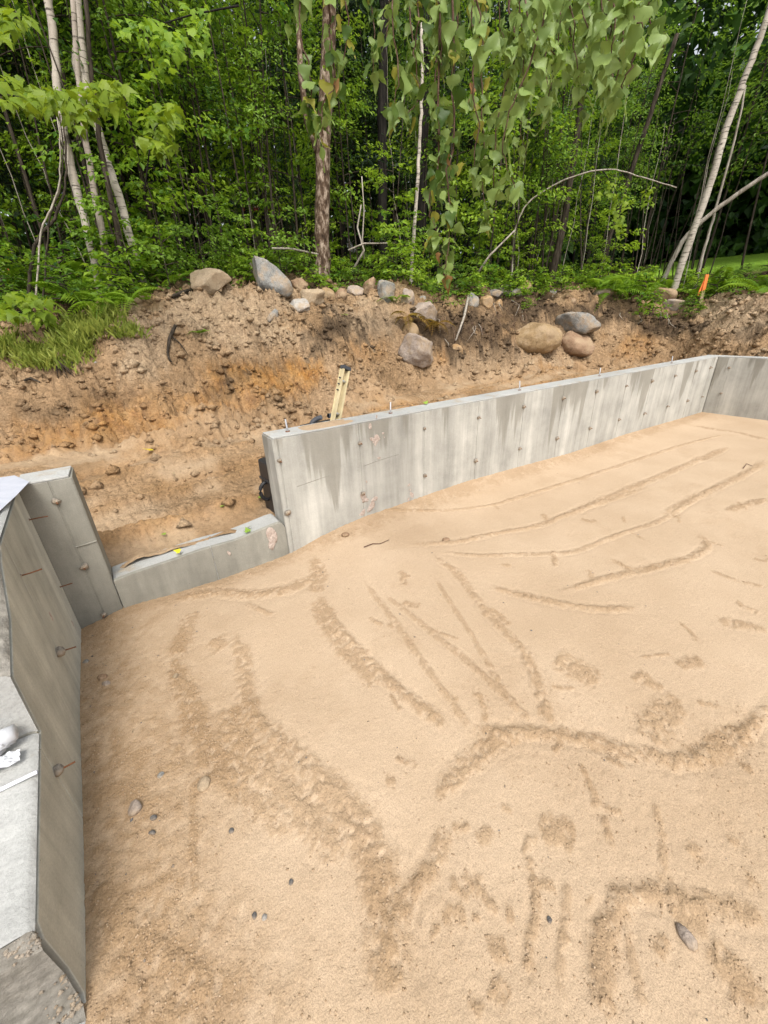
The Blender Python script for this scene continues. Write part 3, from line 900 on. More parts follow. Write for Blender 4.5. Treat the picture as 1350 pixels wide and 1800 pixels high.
# clods that rolled down the bank
wb = (bank * (0.4 + clod.clip(-.3, .6)) * (azd > -18) * (azd < 80) * GR * keep).clip(0).ravel() + (floor_m * keep * (GR > 2.6) * (azd > -15) * (azd < 60) * GR * (.03 * (n_b > .05) + .10 * rut)).ravel()
wb *= np.gradient(np.radians(AZ))[:, None].repeat(nr, 1).ravel() * np.gradient(RR)[None].repeat(na, 0).ravel()
ND = 26000
pick = rng.choice(len(wb), ND, p=wb / wb.sum())
Pc = np.stack([GX.ravel()[pick], GY.ravel()[pick], Z.ravel()[pick]], -1)
V, F = crumbs(Pc, 0.006 + .065 * rng.random(ND) ** 7)
rp = np.repeat
put('soil_clods', mesh_from('soil_clods', V, F, [M['dirt']], True, {'ochre': rp(ochre.ravel()[pick].clip(0, 1), 6), 'topsoil': rp(topsoil.ravel()[pick], 6),
    'dry': rp((dry.ravel()[pick] + .25 * rng.random(ND)).clip(0, 1), 6), 'duff': rp(duff.ravel()[pick], 6), 'lawn': np.zeros(ND * 6), 'packed': np.zeros(ND * 6)}), kind='stuff')

# ------------------------------------------------------------------ concrete foundation walls
BASE_Z = -1.95


def concrete_blob(center, size, seed, mat, name='blob'):
    V, F = rock_verts(seed, 2)
    return mesh_from(name, V * np.asarray(size) * .5, F, [mat], True)


_ico = {}


def ico(sub):
    if sub not in _ico:
        bm = bmesh.new(); bmesh.ops.create_icosphere(bm, subdivisions=sub, radius=1.0)
        V = np.array([v.co[:] for v in bm.verts]); F = np.array([[v.index for v in f.verts] for f in bm.faces]); bm.free()
        _ico[sub] = (V, F)
    return _ico[sub]


def rock_verts(seed, sub=4, cuts=11, round_=0.5):
    r = np.random.default_rng(seed)
    V, F = ico(sub); V = V.copy()
    for _ in range(cuts):                               # flat facets
        nrm = _unit(r.normal(size=3)); d = round_ + (0.88 - round_) * r.random()
        k = V @ nrm - d; V -= np.clip(k, 0, None)[:, None] * nrm * .97
    nz = fbm(V[:, 0] * 1.6 + V[:, 2] * .7 + seed, V[:, 1] * 1.6 - V[:, 2] * 1.1, seed, 3)
    nz2 = fbm(V[:, 0] * 6 + V[:, 2] * 3 + seed, V[:, 1] * 6 - V[:, 2] * 4, seed + 9, 3)
    V *= (1 + .13 * nz + .06 * nz2)[:, None]
    V -= (V.max(0) + V.min(0)) / 2
    V /= (V.max(0) - V.min(0)) / 2
    return V, F


def panel_wall(root, along, normal, origin, xs_, z0, z1s, mat, top_mat, seed, n_in=None):
    """panels between the seam positions xs_ (metres along the wall); each a part. along/normal are world unit vectors, normal points to the visible side."""
    r = np.random.default_rng(seed)
    along = np.asarray(along, float); normal = np.asarray(normal, float); origin = np.asarray(origin, float)
    for i in range(len(xs_) - 1):
        a, b = xs_[i] + .0036, xs_[i + 1] - .0036
        pr = r.normal(0, .0012)
        G = Geo()
        pts = []
        for s, zz in ((a, z0), (b, z0), (b, z1s), (a, z1s)):
            pts.append(origin + along * s + normal * pr + np.array([0, 0, zz]))
        G.prism(pts, -normal * 0.03)
        put('wall_panel', G.mesh('wall_panel', mat, bevel=.0018, loc=root.location), root)


def mortar_tie(root, p, normal, seed, size=.021, rod=False):
    r = np.random.default_rng(seed)
    V, F = rock_verts(seed + 500, 2, 4)
    s = size * (0.75 + .5 * r.random())
    me = mesh_from('form_tie', V * np.array([s, s, s * .9]) * (.5 + .5 * np.abs(1 - np.abs(np.asarray(normal)) * .35)), F, [M['mortar']], True)
    o = put('form_tie', me, root, np.asarray(p) - np.asarray(root.location))
    G = Geo(); nrm = np.asarray(normal, float)
    L = .03 if not rod else rod
    sag = np.array([r.normal(0, .1), r.normal(0, .1), -.12 * (1 if not rod else 0)])
    G.tube([nrm * 0, nrm * L * .5, nrm * L + sag * L], .0030 if not rod else .0028, 6)
    put('tie_rod', G.mesh('tie_rod', M['rust'], smooth=True), o)
    return o


def anchor_bolt(root, p):
    G = Geo(); h = .085
    G.tube([(0, 0, -.01), (0, 0, h * .35)], .0062, 10)
    prof = []
    z = h * .35
    while z < h:
        prof += [(.0066, z), (.0054, z + .0016)]; z += .0032
    G.lathe(prof + [(.004, h + .001)], n=10)
    me = G.mesh('anchor_bolt', M['galv'], smooth=False)
    o = put('anchor_bolt', me, root, np.asarray(p) - np.asarray(root.location), (rng.normal(0, .05), rng.normal(0, .05), 0))
    G = Geo(); G.lathe([(.013, 0), (.016, .001), (.016, .004), (.013, .005)], n=12)
    put('washer', G.mesh('washer', M['rust'], smooth=False), o)


def top_slab(name, root, poly_xy, z, thick=.012, sag=.004):
    """trowelled top of a wall: subdivided so that it undulates"""
    G = Geo(); G.prism([(x, y, z - thick) for x, y in poly_xy], (0, 0, thick))
    put(name, G.mesh(name, M['conc_top'], bevel=.005, segs=2, loc=root.location), root)


# far wall, right of the doorway gap
fw = thing('foundation_wall', 'long pale concrete foundation wall with vertical form seams behind the sand', 'concrete wall', (0.80, FAR_Y, BASE_Z))
X0 = 0.805
seams = [X0, 0.838] + [0.838 + .61 * k for k in range(1, 11)] + [7.42, X_RIGHT + 0.0]
seams = [s for s in seams if s <= X_RIGHT]
panel_wall(fw, (1, 0, 0), (0, -1, 0), (0, FAR_Y, 0), seams, BASE_Z, TOP_Z - .013, M['conc_x'], M['conc_top'], 1)
G = Geo(); G.box((X0, FAR_Y + .004, BASE_Z), (X_RIGHT + THICK, FAR_Y + THICK, TOP_Z - .0125))
put('wall_core', G.mesh('wall_core', M['conc_x'], loc=fw.location), fw)
top_slab('wall_top', fw, [(X0 + .006, FAR_Y + .003), (X_RIGHT, FAR_Y + .003), (X_RIGHT + THICK - .002, FAR_Y + THICK - .004), (X0 + .006, FAR_Y + THICK - .004)], TOP_Z)
for i, s in enumerate(seams[1:-1]):
    for zz in (-.797, -1.20):
        mortar_tie(fw, (s + rng.normal(0, .004), FAR_Y - .004, zz + rng.normal(0, .006)), (0, -1, 0), 30 + i * 2 + int(zz < -1))
for px, py in ((492, 752), (662, 720), (891, 683), (1031, 659), (1157, 637)):
    p = on_z(px, py, TOP_Z); anchor_bolt(fw, (p[0], FAR_Y + .09, TOP_Z))
for (cx, cz, s, sd) in ((1.60, -.815, .075, 3), (1.56, -.80, .035, 4), (1.52, -1.34, .085, 5), (1.93, -1.345, .05, 6), (1.90, -1.25, .03, 9), (1.49, -1.12, .02, 10), (1.66, -.77, .02, 12)):
    for q in range(5 if s > .03 else 2):               # flaked off in several ragged bits
        V, F = rock_verts(sd * 7 + q + 900, 3, 7, .30)
        s_ = s * (.62 if q == 0 else .16 + .26 * rng.random())
        me = mesh_from('spalled_patch', V * np.array([s_ * .6, .003, s_]), F, [M['spall']], True)
        dx, dz = (0, 0) if q == 0 else (rng.normal(0, s * .6), rng.normal(0, s * .9))
        put('spalled_patch', me, fw, np.array([cx + dx, FAR_Y - .0003 - .0002 * q, cz + dz]) - np.asarray(fw.location), (0, rng.normal(0, .7), 0))
# a cold-joint lip that runs part of the way along the first panels
G = Geo(); G.tube([(0.93, FAR_Y - .0005, -1.02), (1.06, FAR_Y - .0005, -1.008), (1.2, FAR_Y - .0005, -.995)], .0022, 6)
put('joint_lip', G.mesh('joint_lip', M['conc_low'], loc=fw.location), fw)
G = Geo(); G.tube([(1.47, FAR_Y - .0005, -.99), (1.62, FAR_Y - .0005, -.975), (1.80, FAR_Y - .0005, -.965)], .002, 6)
put('joint_lip', G.mesh('joint_lip', M['conc_low'], loc=fw.location), fw)

# right wall
rwall = thing('foundation_wall', 'concrete foundation wall turning the corner at the far right edge', 'concrete wall', (X_RIGHT, 0, BASE_Z))
ss = [-2.51 + .16, ] + [-2.51 + .16 + .61 * k for k in range(1, 10)]
ss = [-2.515] + ss
panel_wall(rwall, (0, -1, 0), (-1, 0, 0), (X_RIGHT, 0, 0), ss, BASE_Z, TOP_Z - .013, M['conc_x'], M['conc_top'], 2)
G = Geo(); G.box((X_RIGHT + .004, -3.3, BASE_Z), (X_RIGHT + THICK, FAR_Y - .001, TOP_Z - .0125))
put('wall_core', G.mesh('wall_core', M['conc_x'], loc=rwall.location), rwall)
top_slab('wall_top', rwall, [(X_RIGHT + .004, -3.3), (X_RIGHT + THICK - .002, -3.3), (X_RIGHT + THICK - .002, FAR_Y + THICK - .004), (X_RIGHT + .004, FAR_Y + .003)], TOP_Z - .0004)
for i, s in enumerate(ss[1:6]):
    for zz in (-.80, -1.16):
        mortar_tie(rwall, (X_RIGHT - .004, -s, zz), (-1, 0, 0), 90 + 2 * i + int(zz < -1))

# low wall across the doorway gap (the sill)
sill = thing('low_concrete_sill', 'low broken-edged concrete sill across the gap between the two taller walls', 'concrete sill', (0.3, FAR_Y, BASE_Z))
zs = [(-.252, -1.312), (-.15, -1.300), (.05, -1.292), (.25, -1.280), (.45, -1.285), (.60, -1.268), (.72, -1.252), (.772, -1.250), (.79, -1.268), (.804, -1.30)]
for (a, b) in ((-.252, .30), (.30, .804)):
    zz = [(x, z) for x, z in zs if a < x < b]
    za, zb = np.interp([a, b], [k[0] for k in zs], [k[1] for k in zs])
    top = [(a + .002, za)] + zz + [(b - .002, zb)]
    G = Geo(); G.prism([(a + .002, FAR_Y + .0015 * (a > 0), BASE_Z), (b - .002, FAR_Y + .0015 * (a > 0), BASE_Z)] + [(x, FAR_Y + .0015 * (a > 0), z) for x, z in top[::-1]], (0, .03, 0))
    put('wall_panel', G.mesh('wall_panel', M['conc_low'], bevel=.002, loc=sill.location), sill)
G = Geo(); G.prism([(-.252, FAR_Y + .006, BASE_Z), (.804, FAR_Y + .006, BASE_Z)] + [(x, FAR_Y + .006, z - .002) for x, z in zs[::-1]], (0, THICK - .008, 0))
G2 = G.mesh('wall_core', M['conc_top'], bevel=.006, segs=2, loc=sill.location)
put('wall_core', G2, sill)
for cx, cz, s, sd in ((.70, -1.33, .07, 31), (.69, -1.39, .05, 32), (.40, -1.36, .02, 33)):
    V, F = rock_verts(sd + 900, 3, 5, .35)
    put('spalled_patch', mesh_from('spalled_patch', V * np.array([s * .5, .0045, s]), F, [M['spall']], True), sill, np.array([cx, FAR_Y - .0005, cz]) - np.asarray(sill.location), (0, rng.normal(0, .3), 0))

# left pier: the short return of wall on the left of the gap
pier = thing('foundation_pier', 'short grey concrete wall return left of the gap with a paper on its corner', 'concrete wall', (-.36, FAR_Y, BASE_Z))
XP = -.254
panel_wall(pier, (1, 0, 0), (0, -1, 0), (0, FAR_Y, 0), [X_CORNER - .02, -.352, XP], BASE_Z, TOP_Z - .013, M['conc_low'], M['conc_top'], 4)
G = Geo(); G.box((X_CORNER - .012, FAR_Y + .004, BASE_Z), (XP, FAR_Y + THICK, TOP_Z - .0125))
put('wall_core', G.mesh('wall_core', M['conc_low'], loc=pier.location), pier)
top_slab('wall_top', pier, [(X_CORNER - .001, FAR_Y + .003), (XP - .012, FAR_Y + .003), (XP - .004, FAR_Y + THICK - .004), (X_CORNER - .001, FAR_Y + THICK - .004)], TOP_Z)
for k, zz in enumerate((-.775, -1.17, -1.50)):
    mortar_tie(pier, (-.352, FAR_Y - .003, zz), (0, -1, 0), 140 + k, .02)
G = Geo(); G.tube([(-.352, FAR_Y - .0005, -1.045), (-.30, FAR_Y - .002, -1.043), (XP, FAR_Y - .001, -1.04)], .004, 6, jitter=.8)
put('joint_lip', G.mesh('joint_lip', M['conc_low'], loc=pier.location), pier)

# left wall: runs towards the camera and steps down twice
LD = np.array([0.028, -1.0, 0.0]); LD /= np.linalg.norm(LD)      # towards the camera
LN = np.array([1.0, 0.028, 0.0]); LN /= np.linalg.norm(LN)       # towards the sand
LO = np.array([X_CORNER, FAR_Y, 0.0])


def lp(s, z, n=0.0): return LO + LD * s + LN * n + np.array([0, 0, z])


def s_of(px, py):
    """distance along the left wall of the photograph's point on its inner face"""
    d = ray(px, py); t = LO.dot(LN) / d.dot(LN); p = d * t
    return (p - LO).dot(LD), p[2]


lwall = thing('foundation_wall', 'near left concrete wall stepping down twice towards the camera with rusty tie rods', 'concrete wall', tuple(lp(1.0, BASE_Z)))
s_step, z_step = s_of(66, 1283)
s_low, z_low = s_of(60, 1632)
s_c, z_c = s_of(110, 1722)
Z2 = z_step - .005
Z3 = -1.445
profA = [(0.0, TOP_Z - .013), (.72, TOP_Z - .013), (.80, -.70), (s_of(14, 1085)[0], s_of(14, 1085)[1]), (s_of(17, 1187)[0], s_of(17, 1187)[1]), (s_step, Z2 + .012)]
seam_s = [s_of(51, 914)[0], s_of(36.6, 1012)[0], s_of(97, 1357)[0]]
cuts = [0.0] + seam_s + [s_of(40, 1500)[0] + .2, 2.6, 3.2]
cuts = [0.0, seam_s[0], seam_s[1], seam_s[2], seam_s[2] + .61, seam_s[2] + 1.22, seam_s[2] + 1.83]


profB = [(s_low, z_low + .002), (s_low + .02, z_low - .04), ((s_low + s_c) / 2, (z_low + Z3) / 2 - .01), (s_c, Z3 + .03), (s_c + .03, Z3 + .006)]


def prof_z(s):
    P = profA + [(s_step + .001, Z2)] + profB + [(6, Z3)]
    return np.interp(s, [p[0] for p in P], [p[1] for p in P])


brk = sorted([p[0] for p in profA] + [s_step + .001] + [p[0] for p in profB])
brk = sorted(brk + [k - .022 for k in brk])
for a, b in zip(cuts[:-1], cuts[1:]):
    ks = [a + .0022] + [k for k in brk if a + .004 < k < b - .004] + [b - .0022]
    G = Geo(); G.prism([lp(a + .0022, BASE_Z), lp(b - .0022, BASE_Z)] + [lp(k, float(min(prof_z(k), prof_z(k + .022))) - (.014 if k < .7 else .02)) for k in ks[::-1]], -LN * .03)
    put('wall_panel', G.mesh('wall_panel', M['conc_left'], bevel=.0018, loc=lwall.location), lwall)


def bar(name, prof, mat, n0, n1, bevel=0.0):
    """prof: polygon in (s, z), pushed across the wall's thickness from n0 to n1"""
    G = Geo(); G.prism([lp(s, z, n0) for s, z in prof], LN * (n1 - n0))
    return put(name, G.mesh(name, mat, bevel=bevel, loc=lwall.location), lwall)


bar('wall_core', [(0.0, BASE_Z), (s_low - .03, BASE_Z)] + [(s_low - .03, Z2 - .13), (s_step - .004, Z2 - .012)] + [(s - (.03 if s > .5 else 0), z - .015) for s, z in profA[::-1][1:]], M['conc_left'], -THICK, -.006)


def rough_slab(name, prof, mat, n0=-THICK, n1=-.001, amp=.008, seed=5, nn=26, ds=.012):
    """the weathered upper surface of the wall along a (s, z) profile, as a bumpy sheet with its own skirt"""
    P = np.array(prof); L = np.r_[0, np.cumsum(np.hypot(*np.diff(P, axis=0).T))]
    t = np.arange(0, L[-1] + ds, ds).clip(0, L[-1])
    S = np.interp(t, L, P[:, 0]); Zp_ = np.interp(t, L, P[:, 1])
    N_ = np.linspace(n0, n1, nn)
    A, B = np.meshgrid(np.arange(len(t)), np.arange(nn), indexing='ij')
    nz = fbm(t[A] * 16, N_[B] * 16, seed, 4, .6) * amp
    edge = (1 - np.exp(-((n1 - N_[B]) / .008) ** 1)) * 1.0
    Vv = LO + LD * S[A][..., None] + LN * N_[B][..., None]
    Vv[..., 2] += Zp_[A] + nz * edge - .012 * (1 - edge)
    i_ = np.arange(len(t) * nn).reshape(len(t), nn)
    q_ = np.stack([i_[:-1, :-1], i_[1:, :-1], i_[1:, 1:], i_[:-1, 1:]], -1).reshape(-1, 4)
    me = mesh_from(name, Vv.reshape(-1, 3) - np.asarray(lwall.location), q_, [mat], True)
    return put(name, me, lwall)


rough_slab('wall_top', [(0.0, TOP_Z), (.3, TOP_Z), (.72, TOP_Z)], M['conc_top'], -THICK, -.001, .004, 71, 20, .02)
rough_slab('broken_end', [(.72, TOP_Z)] + [(s, z + .004) for s, z in profA[2:5]], M['conc_rough'], -THICK, -.001, .03, 72)
rough_slab('stained_end', [(s, z + .005) for s, z in (profA[4], ((profA[4][0] + s_step) / 2, (profA[4][1] + Z2) / 2 + .006), (s_step - .004, Z2 + .02), (s_step - .002, Z2 + .004))], M['conc_top'], -THICK, -.001, .008, 73)
rough_slab('lower_top', [(s_step, Z2 + .002), ((s_step + s_low) / 2, (Z2 + z_low) / 2 + .004), (s_low, z_low + .004)], M['conc_top'], -THICK, -.001, .006, 74)
rough_slab('broken_step', profB, M['conc_rough'], -THICK, -.001, .014, 75, 40, .006)
rough_slab('lowest_top', [(s_c + .028, Z3 + .007), (s_c + .1, Z3 + .004), (3.4, Z3 - .0)], M['conc_top'], -THICK, -.001, .006, 76, 20, .02)
# stones of the aggregate laid bare where the corner broke off
_q = rng.random((90, 2)); _ss = s_low + .0 + (s_c - s_low + .01) * _q[:, 0]; _nn = -.001 - .055 * _q[:, 1] ** 1.6
V, F = crumbs(np.array([lp(a, float(prof_z(a)) - .002, b) for a, b in zip(_ss, _nn)]) - np.asarray(lwall.location), .0025 + .006 * rng.random(90) ** 2)
put('aggregate', mesh_from('aggregate', V, F, [M['mortar']], True), lwall, kind='stuff')
for k, (px, py, L) in enumerate(((51, 914, .075), (36.6, 1012, .06), (105, 1032, .06))):
    s, z = s_of(px, py); o = mortar_tie(lwall, lp(s, z, -.002), LN, 160 + k, .008, rod=L)
for k, (px, py, L) in enumerate(((101, 1148, .05), (97, 1357, .045))):
    s, z = s_of(px, py); o = mortar_tie(lwall, lp(s, z, .006), LN, 170 + k, .024, rod=L)
for cx, cy, s in ((90, 1085, .03), (127, 1095, .022)):
    ssd, zz = s_of(cx, cy); V, F = rock_verts(cx + 900, 3, 5, .35)
    me = mesh_from('spalled_patch', V * np.array([.0035, s * .35, s]), F, [M['spall']], True)
    put('spalled_patch', me, lwall, lp(ssd, zz, -.0005) - np.asarray(lwall.location))

# ------------------------------------------------------------------ things left on the walls
G = Geo()
pp = [(-60, 842), (0, 840), (25, 835), (51, 846), (29, 869), (0, 896), (-60, 960)]
top = [on_z(px, py, TOP_Z + .012) for px, py in pp]
n = len(top)
b0 = np.mean(top, axis=0)
G.prism([t + np.array([0, 0, .012 * math.sin(7 * t[0]) ** 2 - .004]) for t in top], (0, 0, .0012))
put('paper_sheet', G.mesh('paper_sheet', M['paper'], loc=b0), None, b0, label='white printed paper sheet lying on the left wall corner', cat='paper')

pc = np.array(lp(s_step + .035, Z2 + .042, -.085))
roll = thing('plastic_wrap', 'crumpled clear white plastic wrap on the near left wall top beside the pipe', 'plastic wrap', pc)
V, F = ico(4); V = V.copy()
nz = fbm(V[:, 0] * 3 + V[:, 2] * 2, V[:, 1] * 3 - V[:, 2], 301, 4, .65)
V = V * (1 + .40 * nz)[:, None] * np.array([.045, .026, .026])
put('crumpled_wrap', mesh_from('crumpled_wrap', V, F, [M['white_plastic']], True), roll)
G = Geo(); G.tube([(-.06, 0, .012), (.03, .005, .015), (.052, .006, .016)], [.026, .024, .021], 14, jitter=.12)
put('rolled_core', G.mesh('rolled_core', M['white_plastic'], smooth=True), roll)
nn = 14
U_, W_ = np.meshgrid(np.linspace(0, 1, nn), np.linspace(0, 1, nn), indexing='ij')
SV = np.stack([-.02 + .075 * U_, -.025 - .045 * W_, -.034 + .012 * fbm(U_ * 6, W_ * 6, 310, 3) + .012], -1).reshape(-1, 3)
iq = np.arange(nn * nn).reshape(nn, nn); q_ = np.stack([iq[:-1, :-1], iq[1:, :-1], iq[1:, 1:], iq[:-1, 1:]], -1).reshape(-1, 4)
put('loose_flap', mesh_from('loose_flap', SV, q_, [M['white_plastic']], False), roll)
s1, z1 = s_of(70, 1370)
p1 = lp(s1, float(prof_z(s1)) + .012, .004); p0 = lp(s1 + .0, float(prof_z(s1)) + .012, -.24)
G = Geo(); G.tube([p0, (p0 + p1) / 2, p1], .0055, 12, cap=False); G.tube([p1, p0], .0042, 12, cap=False)
put('white_pipe', G.mesh('white_pipe', M['pipe'], smooth=True, loc=p0), None, p0, label='thin white plastic pipe lying across the near left wall top', cat='pipe')

# little spill of sand on the far wall top
n = 700
P = np.array([on_z(525 + 85 * u, 0, TOP_Z)[:2] for u in [0]])
xa, xb = on_z(520, 752, TOP_Z)[0], on_z(612, 735, TOP_Z)[0]
nxs, nys = 60, 20
U_, W_ = np.meshgrid(np.linspace(0, 1, nxs), np.linspace(0, 1, nys), indexing='ij')
hh = np.sin(np.pi * U_) ** .6 * np.sin(np.pi * W_) ** .5 * (.006 + .010 * (fbm(U_ * 7, W_ * 3, 320, 4) + .2)) - .002
SV = np.stack([xa + (xb - xa) * U_, FAR_Y + .012 + (THICK - .024) * W_, TOP_Z + hh], -1).reshape(-1, 3)
iq = np.arange(nxs * nys).reshape(nxs, nys); q_ = np.stack([iq[:-1, :-1], iq[1:, :-1], iq[1:, 1:], iq[:-1, 1:]], -1).reshape(-1, 4)
put('sand_spill', mesh_from('sand_spill', SV, q_, [M['sand']], True, {'damp': np.full(nxs * nys, .35)}), kind='stuff')

# ladder behind the wall
lt = on_y(607, 650, 3.10); _d = on_y(591, 735, 3.02) - lt; lb = lt + _d * ((-1.31 - lt[2]) / _d[2])
lad = thing('ladder', 'folded yellow fibreglass ladder leaning behind the far wall', 'ladder', lb)
ax = _unit(lt - lb); L = np.linalg.norm(lt - lb); side = _unit(np.cross(ax, [0, 1, 0.25])); dep = np.cross(side, ax)
for k, (o1, o2) in enumerate(((0, 0), (1, 0))):
    off = side * (-.028 + .056 * k)
    G = Geo()
    for (u0, u1, v0, v1) in ((-.007, .007, -.022, .022),):
        c = [off + side * u + dep * v for u, v in ((u0, v0), (u1, v0), (u1, v1), (u0, v1))]
        G.prism(c, ax * L)
    G.prism([off + side * u + dep * v for u, v in ((-.013, .018), (.013, .018), (.013, .024), (-.013, .024))], ax * L)
    put('rail', G.mesh('rail', M['ladder'], bevel=.001), lad)
for k in range(4):
    G = Geo(); q = ax * (.16 + .27 * k)
    G.tube([q - side * .028, q + side * .028], .011, 10)
    put('rung', G.mesh('rung', M['alu'], smooth=True), lad)
for k in range(3):
    G = Geo(); q = ax * (L - .08 - .05 * k)
    G.tube([q + side * .02 - dep * .006, q + side * .052 - dep * .006], .006, 8)
    put('rivet', G.mesh('rivet', M['black'], smooth=True), lad)
G = Geo(); G.prism([ax * (L - .002) + side * u + dep * v for u, v in ((-.040, -.026), (.040, -.026), (.040, .026), (-.040, .026))], ax * .03)
put('top_cap', G.mesh('top_cap', M['blackgrey'], bevel=.005, segs=2), lad)


# black plastic cases behind the wall
def plastic_case(label, p, rz, w, d, h, ring):
    t = thing('tool_case', label, 'tool case', p, (0, 0, rz))
    G = Geo(); G.box((-w / 2, -d / 2, 0), (w / 2, d / 2, h))
    put('body', G.mesh('body', M['black'], bevel=.025, segs=3, smooth=False), t)
    G = Geo(); G.box((-w / 2 - .006, -d / 2 - .006, h * .62), (w / 2 + .006, d / 2 + .006, h * .67))
    put('lid_rim', G.mesh('lid_rim', M['black'], bevel=.004), t)
    for sx in (-1, 1):
        G = Geo(); G.box((sx * w * .3 - .02, -d / 2 - .012, h * .52), (sx * w * .3 + .02, -d / 2 - .002, h * .72))
        put('latch', G.mesh('latch', M['blackgrey'], bevel=.003), t)
    G = Geo()
    if ring == 'side':
        an = np.linspace(-1.55, 1.55, 11)
        G.tube([(-w / 2 - .055 * math.cos(a), 0, h * .45 + .07 * math.sin(a)) for a in an], .014, 10)
    else:
        an = np.linspace(0, math.pi, 13)
        G.tube([(.13 * math.cos(a), 0, h + .055 * math.sin(a) ** .7 - .005) for a in an], .02, 10)
    put('handle', G.mesh('handle', M['blackgrey'] if ring != 'side' else M['black'], smooth=True), t)
    return t


pz = on_y(466, 850, 2.86)
plastic_case('black plastic tool case with side handle peeking past the wall end', (pz[0] + .245, 2.90, -1.33), 0.06, .46, .22, .42, 'side')
pz = on_y(571, 733, 3.05)
plastic_case('black plastic case with arched grey handle just above the far wall top', (pz[0], 3.05, -1.33), 0.1, .40, .20, pz[2] + 1.33 - .045, 'top')

